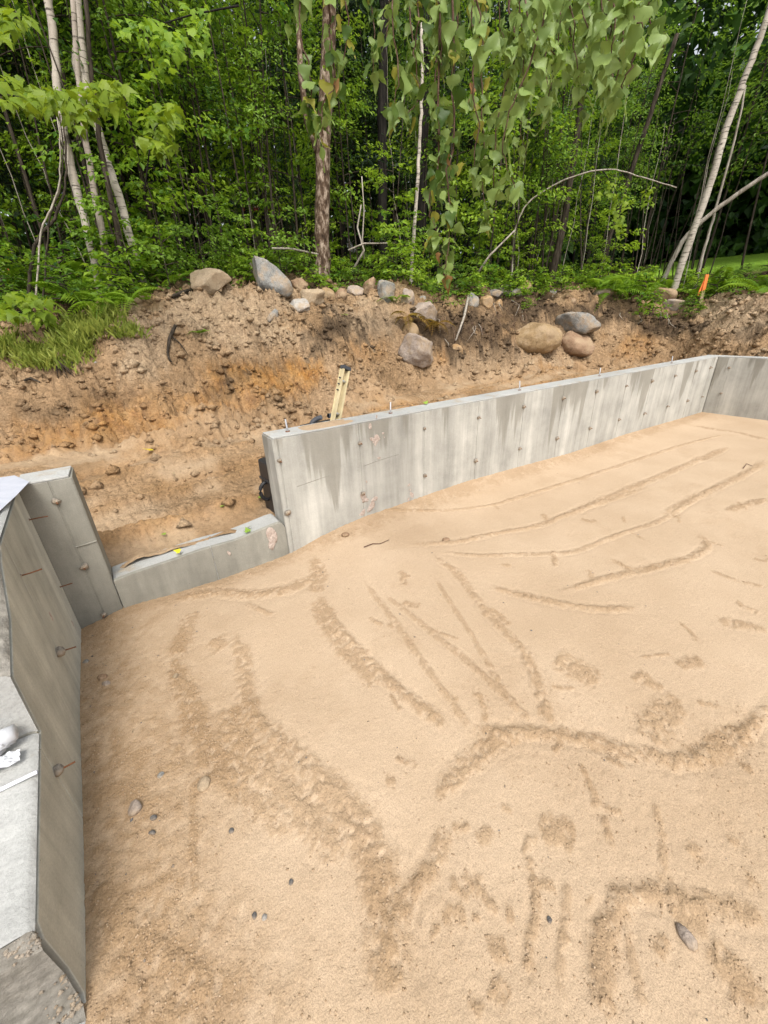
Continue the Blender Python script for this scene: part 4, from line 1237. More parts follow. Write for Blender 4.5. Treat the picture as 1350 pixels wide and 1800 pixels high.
# ------------------------------------------------------------------ stones
ROCKS = [  # px, py, width px, height px, material, roundness, label, depth offset along the ground
    (372, 497, 70, 46, 'rock_dust', .5, 'tan dusty boulder with flat sloping top left of the tall grey boulder'),
    (476, 494, 84, 48, 'rock_grey', .42, 'tall speckled grey boulder on top of the dirt mound'),
    (450, 480, 30, 34, 'rock_pink', .5, 'brown-pink boulder tucked behind the tall grey boulder'),
    (525, 541, 40, 27, 'rock_white', .55, 'white rounded stone on the mound below the tall grey boulder'),
    (480, 556, 15, 24, 'rock_grey', .4, 'thin blue-grey slab stone stuck in the mound face'),
    (527, 502, 30, 22, 'rock_brown', .5, 'dark brown stone right behind the tall grey boulder'),
    (550, 524, 44, 26, 'rock_dust', .6, 'low dusty boulder half buried behind the white rounded stone'),
    (577, 519, 24, 22, 'rock_tan', .55, 'yellowish stone first in the row along the turf edge'),
    (599, 520, 24, 22, 'rock_brown', .6, 'brown rounded stone second in the row along the turf edge'),
    (624, 514, 32, 20, 'rock_pink', .6, 'pale pinkish oval stone between brown stones on the turf edge'),
    (650, 506, 26, 30, 'rock_brown', .4, 'pointed brown stone left of the upright pale grey stone'),
    (679, 515, 32, 38, 'rock_grey', .55, 'upright pale grey stone on the turf edge near the bank middle'),
    (716, 524, 26, 28, 'rock_pink', .5, 'pinkish stone among ferns right of the upright grey stone'),
    (742, 527, 15, 12, 'rock_grey', .6, 'small blue-grey stone among leaves beside the pinkish stone'),
    (750, 550, 46, 34, 'rock_pink', .4, 'tilted grey-tan slab above the hanging rusty fern'),
    (722, 582, 29, 25, 'rock_tan', .75, 'smooth round tan cobble resting on the slope below the rusty fern'),
    (732, 616, 64, 54, 'rock_pink', .5, 'big pale speckled boulder half buried at the bank foot'),
    (831, 530, 22, 26, 'rock_grey', .6, 'blue-grey stone beside the pale leaning sticks'),
    (852, 533, 28, 22, 'rock_ochre', .6, 'orange stone on the turf edge right of the pale sticks'),
    (876, 535, 15, 15, 'rock_ochre', .6, 'small orange stone beside the larger orange stone'),
    (866, 518, 36, 16, 'rock_dark', .6, 'low dark grey stone behind the orange stones'),
    (889, 514, 30, 22, 'rock_white', .6, 'light grey rounded stone above the big tan boulder'),
    (908, 516, 20, 18, 'rock_grey', .55, 'small grey stone touching the round orange-brown stone'),
    (924, 508, 23, 23, 'rock_ochre', .8, 'round orange-brown stone on the bank top above the big tan boulder'),
    (941, 596, 88, 54, 'rock_tan', .62, 'largest smooth tan boulder sitting in the bank face'),
    (1010, 604, 66, 44, 'rock_brown', .45, 'rough brown-grey boulder right of the largest tan boulder'),
    (1014, 570, 76, 44, 'rock_grey', .35, 'angular dark grey boulder leaning on top of two others'),
    (972, 520, 18, 18, 'rock_white', .5, 'small pale stone under weeds on the bank top above the boulders'),
    (1003, 531, 18, 12, 'rock_brown', .5, 'small flat brown stone at the turf lip above the grey boulder'),
    (1060, 518, 34, 20, 'rock_pink', .55, 'flat grey oval stone on the turf lip left of the ferns'),
    (1105, 513, 20, 14, 'rock_grey', .55, 'small grey stone half hidden among bright ferns'),
    (1163, 521, 46, 28, 'rock_brown', .6, 'brown earthy boulder at the foot of the leaning birch'),
    (1182, 539, 44, 22, 'rock_pink', .5, 'grey-brown boulder just below the leaning birch foot'),
    (803, 616, 21, 20, 'rock_ochre', .5, 'rusty brown block stone under the pale leaning sticks'),
    (812, 634, 16, 7, 'rock_dark', .5, 'small flat dark stone on the slope below the rusty block'),
    (53, 598, 25, 19, 'rock_white', .6, 'white stone in the grass at the left edge of the clearing'),
    (203, 612, 16, 13, 'rock_white', .7, 'small round white stone beside the thin grass'),
    (22, 633, 18, 9, 'rock_ochre', .5, 'small flat ochre stone in grass at the far left'),
    (92, 634, 17, 10, 'rock_ochre', .5, 'small ochre stone above the dark root tangle'),
    (235, 688, 19, 19, 'rock_pink', .45, 'angular grey stone standing on the orange soil'),
    (248, 655, 19, 11, 'rock_grey', .5, 'small blue-grey stone at the foot of the mound'),
    (262, 785, 12, 12, 'rock_dark', .7, 'dark shiny pebble-sized stone near the yellow leaf'),
    (388, 601, 13, 9, 'rock_white', .6, 'little white stone in the mound below the green tuft'),
    (422, 602, 17, 10, 'rock_grey', .5, 'little flat grey stone right of the little white stone'),
    (133, 573, 15, 7, 'rock_pink', .5, 'small pinkish stone under the shrubs by the grass'),
    (6, 497, 30, 46, 'rock_grey', .45, 'grey boulder cut by the left edge of the photo'),
    (211, 797, 14, 9, 'rock_brown', .5, 'brown stone lying below the orange bank'),
    (168, 640, 12, 8, 'rock_white', .5, 'tiny pale stone beside dark roots'),
    (697, 558, 14, 10, 'rock_dust', .5, 'dusty small stone on the mound crest under the ferns'),
]
for k, (px, py, w, h, mt, rd, lab) in enumerate(ROCKS):
    gp = hit_ground(px, py + h * .36)
    p = at_r(px, py, math.hypot(gp[0], gp[1]) + (.09 if w < 60 else .0))
    W, H = size_at(p, w), size_at(p, h)
    V, F = rock_verts(400 + k, 4 if w > 25 else 3, 4 if rd > .65 else 12, rd)
    D_ = .5 * (W + H) * (.8 if W > H else .75)
    dirr = math.atan2(-p[0], p[1])
    me = mesh_from('boulder' if w > 26 else 'stone', V * np.array([W / 2, D_ / 2, H / 2 * (1.0 if w > 60 else 1.12)]), F, [M[mt]], True)
    tilt = {26: .40, 1: .65, 14: .4, 4: .7, 16: .2}.get(k, 0.0)
    put('boulder' if w > 26 else 'stone', me, None, p, (0, tilt, dirr + .0), label=lab, cat='boulder' if w > 26 else 'stone', group='stones along the bank')
SROCKS = [
    (238, 1418, 24, 24, 'rock_pink', .5, 'grey-brown stone on the sand near the left wall'),
    (1207, 1640, 26, 38, 'rock_pink', .35, 'pinkish triangular stone on the raked sand at lower right'),
    (358, 1376, 22, 24, 'rock_dust', .6, 'sand-coloured lump on the rough sand right of the grey-brown stone'),
    (607, 940, 14, 10, 'rock_brown', .6, 'brown pebble at the sand heap below the far wall'),
    (784, 949, 14, 9, 'rock_brown', .5, 'dark brown pebble at the start of the long rake ridge'),
    (180, 1190, 17, 11, 'rock_brown', .6, 'brown pebble beside the left wall, upper of two'),
    (187, 1201, 14, 10, 'rock_pink', .6, 'pinkish pebble beside the left wall, lower of two'),
    (152, 1162, 10, 9, 'rock_grey', .6, 'small grey pebble touching the left wall base'),
    (308, 1187, 9, 10, 'rock_dust', .6, 'small sandy pebble alone on the left sand'),
    (270, 1437, 12, 8, 'rock_dark', .6, 'small dark pebble just right of the grey-brown stone'),
    (268, 1463, 13, 7, 'rock_dark', .6, 'flat dark pebble below the grey-brown stone'),
    (407, 1459, 9, 9, 'rock_dark', .6, 'dark pebble on the smooth sand wedge at lower left'),
    (512, 1549, 8, 10, 'rock_dark', .6, 'small dark grey pebble on open sand at lower middle'),
    (447, 1608, 9, 11, 'rock_dark', .6, 'grey pebble beside a white one at lower left'),
    (465, 1611, 9, 10, 'rock_white', .6, 'small white pebble beside a grey one at lower left'),
    (966, 1615, 9, 11, 'rock_dark', .6, 'dark pebble between two thin rake lines at lower middle'),
    (283, 1361, 11, 11, 'rock_grey', .6, 'small half-buried grey pebble above the grey-brown stone'),
]
for k, (px, py, w, h, mt, rd, lab) in enumerate(SROCKS):
    p = hit_sand(px, py + h * .2); W, H = size_at(p, w), size_at(p, h)
    V, F = rock_verts(700 + k, 3, 4, rd)
    me = mesh_from('stone' if w > 15 else 'pebble', V * np.array([W / 2, H * .5, W * .36]), F, [M[mt]], True)
    put('stone' if w > 15 else 'pebble', me, None, p + np.array([0, 0, W * .12]), (0, 0, -.6), label=lab, cat='stone' if w > 15 else 'pebble', group='stones on the sand')

# ------------------------------------------------------------------ foliage builders


def leaf_cards(P, D, Nn, L, wr=0.55, fold=0.25, tone=None, droop=0.0):
    """folded diamond leaves: base point P, direction D, face normal Nn, length L"""
    P = np.asarray(P, float); n = len(P)
    D = D / np.linalg.norm(D, axis=1, keepdims=True)
    S = np.cross(D, Nn); S /= np.maximum(np.linalg.norm(S, axis=1, keepdims=True), 1e-6)
    U = np.cross(S, D)
    L = np.asarray(L).reshape(-1, 1)
    w = L * wr / 2
    V = np.empty((n, 4, 3))
    V[:, 0] = P; V[:, 2] = P + D * L - U * L * droop
    V[:, 1] = P + D * L * .42 + S * w + U * w * fold; V[:, 3] = P + D * L * .42 - S * w + U * w * fold
    b = (np.arange(n) * 4)[:, None]
    F = np.concatenate([b + np.array([0, 3, 2]), b + np.array([0, 2, 1])], 0)
    tone = rng.random(n) if tone is None else tone
    return V.reshape(-1, 3), F, np.repeat(tone, 4)


def cards_mesh(name, parts, mat):
    V = np.concatenate([p[0] for p in parts]); o = 0; Fs = []
    for p in parts: Fs.append(p[1] + o); o += len(p[0])
    return mesh_from(name, V, np.concatenate(Fs), [mat], False, {'tone': np.concatenate([p[2] for p in parts])})


def rand_dirs(n, up=0.0, spread=1.0):
    v = rng.normal(size=(n, 3)) * spread; v[:, 2] += up
    return v / np.linalg.norm(v, axis=1, keepdims=True)


def crown_mesh(name, mat, H, z0, nb, bl, per, leaf, wr=.55, droop=.35, shape=1.0):
    """leafy branches round a stem of height H, from z0 up: returns the leaf mesh and the branch polylines"""
    Ps, Ds, Ns, Ls, Ts, br = [], [], [], [], [], []
    for i in range(nb):
        u = (i + rng.random()) / nb
        z = z0 + (H - z0) * u
        ln = bl * (1.1 - .75 * u ** shape) * (0.6 + .8 * rng.random())
        a = rng.random() * 6.283; el = .25 + .5 * rng.random() - .2 * (1 - u)
        d = np.array([math.cos(a) * math.cos(el), math.sin(a) * math.cos(el), math.sin(el)])
        t = np.linspace(0, 1, 6)
        poly = np.array([0, 0, z]) + d * (t * ln)[:, None] + np.array([0, 0, -1]) * (droop * ln * t ** 2.2)[:, None]
        br.append(poly)
        n = max(6, int(per * ln / bl))
        tt = .25 + .8 * rng.random(n) ** .8
        pos = np.stack([np.interp(tt, t, poly[:, k]) for k in range(3)], 1)
        side = np.array([-math.sin(a), math.cos(a), 0])
        pos += side * (rng.normal(0, .16, (n, 1)) * ln) + rng.normal(0, .05, (n, 3)) * ln
        dd = d * .6 + side * rng.normal(0, .8, (n, 1)) + np.array([0, 0, -.55]) + rng.normal(0, .25, (n, 3))
        nn = np.array([0, 0, 1.0]) + rng.normal(0, .45, (n, 3))
        Ps.append(pos); Ds.append(dd); Ns.append(nn); Ls.append(leaf * (.6 + .7 * rng.random(n)))
        Ts.append((rng.random() * .5 + .5 * rng.random(n)))
    me = cards_mesh(name, [leaf_cards(np.concatenate(Ps), np.concatenate(Ds), np.concatenate(Ns), np.concatenate(Ls), wr, .3, np.concatenate(Ts), .12)], mat)
    return me, br


def stem_mesh(name, mat, H, r0, lean=.03, branches=(), rb=.004, n=7, taper=.25):
    z = np.linspace(0, H, 9)
    ox = np.cumsum(rng.normal(0, lean, 9)) * .35; oy = np.cumsum(rng.normal(0, lean, 9)) * .35
    ox -= ox[0]; oy -= oy[0]
    G = Geo(); G.tube(np.stack([ox, oy, z], 1) + np.array([0, 0, -.05]), r0 * (1 - (1 - taper) * z / H), n)
    for b in branches:
        s = b.copy(); s[:, 0] += np.interp(s[0, 2], z, ox) * (1 - np.linspace(0, 1, len(s))); s[:, 1] += np.interp(s[0, 2], z, oy) * (1 - np.linspace(0, 1, len(s)))
        G.tube(s, np.linspace(rb * 1.6, rb * .4, len(s)), 4, cap=False)
    return G.mesh(name, mat, smooth=True)


def place_root(az, r): return np.array([r * math.sin(math.radians(az)), r * math.cos(math.radians(az)), 0.0])


def tree_kind(name, H, r0, z0, nb, bl, per, leaf, leafmat, barkmat, wr=.55, droop=.35):
    me, br = crown_mesh(name + '_crown', leafmat, H, z0, nb, bl, per, leaf, wr, droop)
    st = stem_mesh(name + '_trunk', barkmat, H, r0, .05, br[::2], .006)
    return st, me


def put_tree(name, label, cat, group, p, rz, sc_, st, cr, crown_kind='stuff', tilt=(0, 0)):
    t = thing(name, label, cat, p, (tilt[0], tilt[1], rz), group)
    t.scale = (sc_, sc_, sc_)
    put('trunk', st, t)
    if cr is not None: put('crown', cr, t, kind=crown_kind)
    return t


_LM = [(math.degrees(math.atan2(*ray(px, py)[:2])), nm) for px, py, nm in (
    (174, 505, 'leftmost white birch'), (238, 445, 'forked white birch'), (372, 497, 'dusty tan boulder'), (476, 494, 'tall grey boulder'), (564, 462, 'flaky trunk'),
    (672, 460, 'thick black evergreen trunk'), (721, 484, 'thin white sapling'), (800, 500, 'hanging bough tip'), (924, 508, 'round orange-brown stone'),
    (1060, 518, 'flat grey oval stone'), (1183, 510, 'leaning birch foot'), (1290, 500, 'right dirt pile'))]


def where(p):
    az = math.degrees(math.atan2(p[0], p[1])); r = math.hypot(p[0], p[1])
    a0, nm = min(_LM, key=lambda t: abs(t[0] - az))
    off = r - back_r(az)
    dep = 'beside' if off < .9 else 'close behind' if off < 2.6 else 'well behind' if off < 5.5 else 'deep behind'
    sd = 'left of' if az < a0 - .7 else 'right of' if az > a0 + .7 else 'in line with'
    return f"{dep} and {sd} the {nm}" if dep != 'beside' else f"{sd} the {nm}"


# kinds of young trees (mesh data shared between the copies)
KS = [tree_kind('slim_sapling', 7.5, .028, 2.5, 46, 1.15, 60, .085, M['leaf_mid'], M['bark']) for _ in range(3)]
KB = [tree_kind('bright_sapling', 6.2, .022, 1.2, 40, 1.05, 62, .095, M['leaf_bright'], M['bark']) for _ in range(2)]
KD = [tree_kind('shade_tree', 9.5, .065, 2.9, 60, 1.7, 95, .10, M['leaf_dark'], M['bark_black']) for _ in range(3)]
KU = [tree_kind('understorey_maple', 2.3, .012, .35, 18, .75, 34, .10, M['leaf_bright'], M['bark'], .7, .25) for _ in range(3)]
KM = [tree_kind('understorey_maple', 1.9, .012, .25, 16, .7, 34, .085, M['leaf_mid'], M['bark'], .62, .3) for _ in range(2)]
KH = [tree_kind('hemlock', 10.5, .11, 1.2, 74, 2.0, 250, .15, M['needle'], M['bark_black'], .20, .5) for _ in range(2)]


def scatter(n, az0, az1, off0, off1, mind, bias=1.0, avoid=None):
    pts = []; tries = 0
    while len(pts) < n and tries < n * 60:
        tries += 1
        az = az0 + (az1 - az0) * rng.random()
        r = back_r(az) + off0 + (off1 - off0) * rng.random() ** bias
        p = place_root(az, r)
        if any((p[0] - q[0]) ** 2 + (p[1] - q[1]) ** 2 < mind * mind for q in pts): continue
        if avoid and avoid(az, r): continue
        p[2] = ground_z(p[0], p[1]); pts.append(p)
    return pts


lawn_view = lambda az, r: az > 60 and r > 18
low_view = lambda az, r: az > 60
for p in scatter(95, -14, 82, 1.6, 11, .55, 1.3, lawn_view):
    st, cr = KS[rng.integers(3)]
    put_tree('sapling', 'slim dark-stemmed sapling ' + where(p), 'sapling', 'slim saplings in the wood', p, rng.random() * 6.28, .75 + .5 * rng.random(), st, cr, tilt=rng.normal(0, .035, 2))
for p in scatter(34, -12, 82, 1.2, 8, .8, 1.2, low_view):
    st, cr = KB[rng.integers(2)]
    put_tree('sapling', 'slim bright-leaved sapling ' + where(p), 'sapling', 'bright saplings in the wood', p, rng.random() * 6.28, .7 + .5 * rng.random(), st, cr, tilt=rng.normal(0, .03, 2))
for p in scatter(46, -16, 84, 4.5, 16, 1.1, 1.0, lawn_view):
    st, cr = KD[rng.integers(3)]
    put_tree('shade_tree', 'dark leafy tree ' + where(p), 'tree', 'dark trees deeper in the wood', p, rng.random() * 6.28, .8 + .45 * rng.random(), st, cr)
for az, off, s, wh in ((29.5, 4.2, 1.0, 'right behind the flaky trunk'), (26.5, 6, 1.0, 'deep behind the tall grey boulder'), (14, 5, .9, 'behind the dusty tan boulder'),
                       (5, 6.5, 1.0, 'deep behind the forked white birch'), (-6, 5, .95, 'at the far left behind the bent dead stems'), (36, 7, 1, 'behind the black trunks beside the white sapling'),
                       (44, 6, .9, 'behind the hanging birch leaves'), (80, 9, .95, 'beyond the right edge of the lawn'), (54, 9, 1.0, 'behind the arching pale stem')):
    p = place_root(az, back_r(az) + off); p[2] = ground_z(p[0], p[1])
    st, cr = KH[rng.integers(2)]
    put_tree('hemlock_tree', 'dark evergreen with drooping needle sprays ' + wh, 'evergreen tree', 'evergreens in the wood', p, rng.random() * 6.28, s, st, cr)
# bare thin stems
BS = [stem_mesh('bare_stem', M['bark'], 4.6, .017, .06) for _ in range(4)] + [stem_mesh('bare_stem', M['bark_pale'], 4.2, .010, .08) for _ in range(2)]
for p in scatter(170, -13, 80, .9, 7.5, .16, 1.1, lawn_view):
    k = rng.choice(6, p=[.2, .2, .2, .2, .1, .1])
    put('bare_stem', BS[k], None, p, (rng.normal(0, .07), rng.normal(0, .07), rng.random() * 6.28), (1, 1, .7 + .6 * rng.random()),
        label=('bare dark stem ' if k < 4 else 'bare pale stem ') + where(p), cat='stem', group='bare stems in the understorey')
# understorey bushes
for p in scatter(34, -12, 82, .5, 3.4, .45, 1.0, low_view):
    st, cr = KU[rng.integers(3)]
    put_tree('understorey_bush', 'bright broad-leaved bush ' + where(p), 'bush', 'bright bushes under the trees', p, rng.random() * 6.28, .5 + .6 * rng.random(), st, cr)
for p in scatter(30, -12, 82, .2, 3.0, .4, 1.0, low_view):
    st, cr = KM[rng.integers(2)]
    put_tree('understorey_bush', 'mid-green bush ' + where(p), 'bush', 'green bushes under the trees', p, rng.random() * 6.28, .4 + .6 * rng.random(), st, cr)

# the far wood as one mass behind everything
n = 60000
az = rng.uniform(-24, 92, n); rr = rng.uniform(21, 46, n); hh = 11 * rng.random(n) ** 1.1
rr = np.where(az > 55, rng.uniform(35, 46, n), rr)          # the lawn lies open in front of the far wood on the right
gz = np.array([ground_z(r * math.sin(math.radians(a)), r * math.cos(math.radians(a))) for a, r in zip(az, rr)])
cl = fbm(az * .35, hh * .5 + rr * .2, 500, 3)
_hi = (az > 55) & (rng.random(n) < .55)                       # crowns of the trees round the lawn, above eye level
rr = np.where(_hi, rng.uniform(22, 34, n), rr); hh = np.where(_hi, 4.2 + 9 * rng.random(n), hh)
ok = (cl > -.22) | (hh < 3.5) | _hi
P = np.stack([rr * np.sin(np.radians(az)), rr * np.cos(np.radians(az)), gz + hh], 1)[ok]
n2 = 26000
az2 = rng.uniform(48, 94, n2); r2_ = rng.uniform(37, 50, n2); h2 = 10 * rng.random(n2) ** 1.15
g2 = np.array([ground_z(r * math.sin(math.radians(a)), r * math.cos(math.radians(a))) for a, r in zip(az2, r2_)])
P2 = np.stack([r2_ * np.sin(np.radians(az2)), r2_ * np.cos(np.radians(az2)), g2 + h2], 1)
me = cards_mesh('far_woods', [leaf_cards(P2, rand_dirs(n2, -.5), rand_dirs(n2, .8), .6 + .5 * rng.random(n2), .8, .3, np.clip(.45 + .3 * rng.normal(size=n2), 0, 1)), leaf_cards(P, rand_dirs(len(P), -.5), rand_dirs(len(P), .8), .35 + .4 * rng.random(len(P)), .7, .3, np.clip(.5 + cl[ok] + .3 * rng.normal(size=len(P)), 0, 1))], M['leaf_far'])
put('far_woods', me, kind='stuff')

# ------------------------------------------------------------------ single trees one can point to


def px_trunk(name, label, mat, pts, r, w0, w1, cat='tree', fol=None, n=12, extra=(), jitter=.12):
    """trunk traced through photograph points (bottom first) at range r; w0, w1 = widths in photo pixels at both ends"""
    P = np.array([at_r(px, py, r if np.isscalar(r) else r[i]) for i, (px, py) in enumerate(pts)])
    g_ = ground_z(P[0][0], P[0][1]); P[0][2] = min(P[0][2], g_ - .05)
    t = np.arange(len(P)); tt = np.linspace(0, len(P) - 1, (len(P) - 1) * 5 + 1)
    Q_ = np.stack([np.interp(tt, t, P[:, k]) for k in range(3)], 1)
    for _ in range(2): Q_[1:-1] = (Q_[:-2] + 2 * Q_[1:-1] + Q_[2:]) / 4
    Q_ += np.c_[rng.normal(0, .006, (len(Q_), 2)), np.zeros(len(Q_))]
    w = np.linspace(size_at(P[0], w0), size_at(P[-1], w1), len(Q_)) / 2
    w[0] *= 1.35; w[1] *= 1.12
    t_ = thing(name, label, cat, tuple(Q_[0]))
    G = Geo(); G.tube(Q_, w, n, jitter=jitter)
    put('trunk', G.mesh('trunk', mat, smooth=True, loc=Q_[0]), t_)
    for e in extra:                                   # limbs
        E = np.array([at_r(px, py, r if np.isscalar(r) else r[0]) for px, py in e[0]])
        G = Geo(); G.tube(E, np.linspace(size_at(E[0], e[1]), size_at(E[-1], e[2]), len(E)) / 2, 8)
        put('limb', G.mesh('limb', mat, smooth=True, loc=Q_[0]), t_)
    if fol is not None:
        H, mt = fol
        c, _b = crown_mesh('crown', mt, 4.0, 0.0, 40, 1.6, 70, .085)
        put('crown', c, t_, Q_[-1] - Q_[0] + np.array([0, 0, H]), kind='stuff')
    return t_


rb = back_r(0) + .5
px_trunk('birch_tree', 'white birch at far left with dark knots, leaning left at its top', M['birch'], [(174, 505), (152, 400), (124, 290), (105, 195), (97, 100), (84, -20), (80, -120)], 8.4, 12.5, 12.5, fol=(.3, M['leaf_mid']))
px_trunk('birch_tree', 'forked white birch second from the left', M['birch'], [(238, 445), (205, 330), (182, 262), (160, 185), (146, 110), (137, 0), (132, -120)], 8.6, 13, 11, fol=(.3, M['leaf_mid']),
         extra=[([(140, 150), (131, 110), (133, 70), (138, 20)], 9, 8)])
px_trunk('birch_tree', 'thin dull birch between the two white birches', M['birch_dull'], [(198, 520), (178, 400), (160, 300), (148, 230), (140, 150), (128, 0)], 8.2, 11, 8)
px_trunk('dark_tree', 'slim dark trunk right of the thin dull birch', M['bark'], [(233, 525), (205, 400), (180, 280), (165, 170), (150, 0)], 8.3, 9, 7)
px_trunk('flaky_tree', 'dark trunk with flaking pale bark behind the grey stones', M['bark_flaky'], [(564, 462), (566, 390), (567, 300), (571, 200), (577, 80), (580, -60)], 9.6, 26, 24, fol=(.4, M['leaf_dark']),
         extra=[([(560, 270), (540, 215), (528, 130), (524, 20)], 13, 9)])
px_trunk('dark_tree', 'thick black trunk of an evergreen right of the flaky tree', M['bark_black'], [(672, 460), (672, 330), (672, 200), (674, 60), (676, -80)], 11.5, 17, 15, fol=(.0, M['needle']))
px_trunk('dark_tree', 'straight black trunk right behind the thin white sapling', M['bark_black'], [(738, 480), (742, 370), (744, 260), (747, 100), (748, -60)], 12.0, 18, 15)
px_trunk('dark_tree', 'black trunk partly hidden by the hanging birch leaves', M['bark_black'], [(770, 470), (768, 370), (766, 250), (768, 60)], 12.6, 11, 9)
px_trunk('white_sapling', 'thin white sapling standing straight in front of the black trunk', M['birch'], [(721, 484), (727, 420), (734, 320), (739, 230), (742, 150), (742, 40)], 10.4, 6.5, 5)
px_trunk('leaning_birch', 'slender pale birch leaning right at the right edge of the wood', M['birch'], [(1183, 510), (1206, 440), (1242, 345), (1270, 245), (1300, 160), (1335, 70), (1372, -40)], 13.2, 11.5, 9.5)
px_trunk('fallen_pole', 'pale dead pole crossing the leaning birch at the right', M['bark_pale'], [(1166, 462), (1200, 420), (1250, 375), (1300, 338), (1352, 304), (1420, 262)], 13.6, 7, 7, cat='dead trunk')
px_trunk('thin_stem', 'thin pale stem right of the leaning birch', M['bark_pale'], [(1225, 490), (1240, 430), (1256, 375), (1290, 250), (1312, 150)], 13.8, 5, 3, cat='stem')
px_trunk('arching_branch', 'pale thin stem arching over right of the hanging leaves', M['bark_pale'], [(900, 480), (905, 400), (925, 356), (985, 318), (1040, 300), (1082, 297), (1130, 312), (1190, 330)], 12.0, 2.8, 1.6, cat='branch')
px_trunk('dark_sapling', 'dark leaning stem among leaves right of the hanging leaves', M['bark'], [(965, 500), (990, 400), (1005, 300), (1020, 200), (1030, 60)], 13.0, 12, 9)
px_trunk('dark_sapling', 'dark stem leaning right above the bright fern bed', M['bark'], [(1045, 490), (1080, 390), (1110, 300), (1150, 180), (1190, 60)], 14.5, 9, 7)
for k, (pts, lab) in enumerate((([(20, 440), (70, 400), (95, 360), (108, 300), (103, 220), (98, 150)], 'outermost bent dead stem curving up beside the left birch'),
                                ([(30, 425), (85, 385), (104, 340), (112, 280), (106, 200)], 'middle bent dead stem curving up beside the left birch'),
                                ([(10, 455), (60, 425), (98, 385), (116, 330), (116, 250), (104, 170)], 'innermost thick bent dead stem curving up beside the left birch'))):
    px_trunk('bent_stem', lab, M['bark_pale'] if k == 0 else M['bark'], pts, 8.0 + .15 * k, 3 + 3 * (k == 2), 2, cat='dead stem', jitter=.3)
for k, (pts, r, w, mt, lab) in enumerate((
        ([(820, 524), (812, 560), (797, 604)], 9.0, 5, 'bark_pale', 'pale peeled stick leaning on the dark bank'),
        ([(812, 545), (810, 575), (806, 590)], 9.1, 3, 'bark', 'thin dark stick beside the pale peeled stick'),
        ([(620, 475), (640, 440), (628, 400), (635, 360)], 9.8, 4, 'bark_pale', 'pale forked dead twig standing behind the stones'),
        ([(640, 455), (637, 420), (640, 370), (636, 310)], 9.9, 3, 'bark_pale', 'thin upright dead twig right of the pale forked one'),
        ([(478, 437), (510, 437), (540, 443), (560, 447)], 9.0, 4, 'bark_pale', 'pale dead stick lying level left of the flaky trunk'),
        ([(612, 440), (640, 428), (665, 428), (690, 427)], 9.6, 3, 'bark_pale', 'thin level dead twig right of the flaky trunk'),
        ([(840, 480), (860, 450), (880, 430), (905, 405)], 10.8, 4, 'bark_pale', 'pale dead stick slanting up beneath the hanging leaves'))):
    P = np.array([at_r(px, py, r) for px, py in pts])
    if k < 2: P = np.array([hit_ground(px, py) + np.array([0, -.06, .03]) for px, py in pts])
    G = Geo(); G.tube(P, np.linspace(size_at(P[0], w), size_at(P[-1], w * .6), len(P)) / 2, 7, jitter=.2)
    put('dead_stick', G.mesh('dead_stick', M[mt], smooth=True, loc=P[0]), None, P[0], label=lab, cat='stick')
# the forked dark root on the mound and a slab of bark
P = np.array([hit_ground(px, py) + np.array([0, -.02, .03]) for px, py in ((309, 580), (300, 605), (296, 628), (300, 645), (306, 655))])
t = thing('dead_root', 'dark forked root lying down the left face of the mound', 'root', P[0])
G = Geo(); G.tube(P, np.linspace(.022, .008, len(P)), 7, jitter=.3); put('main_root', G.mesh('main_root', M['bark'], smooth=True, loc=P[0]), t)
P2 = np.array([hit_ground(px, py) + np.array([0, -.02, .025]) for px, py in ((303, 598), (318, 615), (331, 632))])
G = Geo(); G.tube(P2, np.linspace(.012, .005, 3), 6, jitter=.3); put('side_root', G.mesh('side_root', M['bark'], smooth=True, loc=P[0]), t)
P = np.array([hit_ground(px, py) + np.array([0, 0, .03]) for px, py in ((304, 526), (320, 521), (338, 513))])
G = Geo(); G.tube(P, [.02, .035, .025], 7, jitter=.5); put('bark_chunk', G.mesh('bark_chunk', M['bark'], smooth=False, loc=P[0]), None, P[0], label='dark chunk of bark lying on the left crest of the mound', cat='bark')
P = np.array([hit_ground(px, py) + np.array([0, 0, .015]) for px, py in ((45, 676), (58, 674), (72, 677))])
G = Geo(); G.tube(P, [.012, .016, .008], 7, jitter=.3); put('dead_stick', G.mesh('dead_stick', M['bark'], smooth=True, loc=P[0]), None, P[0], label='short dark stick lying on bare sand at the left bank edge', cat='stick')
rt = thing('root_tangle', 'tangle of dark thin roots at the foot of the left grass', 'roots', hit_ground(110, 650))
for k in range(16):
    a = hit_ground(88 + 45 * rng.random(), 636 + 25 * rng.random()); b = hit_ground(92 + 45 * rng.random(), 640 + 28 * rng.random())
    G = Geo(); G.tube([a + [0, 0, .0], (a + b) / 2 + [0, -.02, .05 + .04 * rng.random()], b + [0, 0, .0]], [.006, .006, .003], 5)
    put('root', G.mesh('root', M['bark'], smooth=True, loc=rt.location), rt)

for (x0, x1, y0, lab) in ((765, 845, 572, 'fringe of thin dark roots hanging from the turf below the rusty ferns'), (850, 925, 545, 'fringe of thin roots hanging from the dark lip above the big tan boulder'),
                          (1085, 1180, 556, 'fringe of thin roots hanging under the lip left of the dirt pile')):
    rf = thing('hanging_roots', lab, 'roots', hit_ground((x0 + x1) / 2, y0))
    for k in range(13):
        px = x0 + (x1 - x0) * rng.random(); py = y0 + 10 * rng.normal()
        P = np.array([hit_ground(px, py) + [0, -.03, .0], hit_ground(px + rng.normal(0, 5), py + 9) + [-.02, -.09, .0], hit_ground(px + rng.normal(0, 9), py + 16 + 10 * rng.random()) + [-.02, -.09, .0]])
        G = Geo(); G.tube(P, [.007, .005, .002], 5, jitter=.3)
        put('root', G.mesh('root', M['twig' if k % 3 else 'bark_pale'], smooth=True, loc=rf.location), rf)
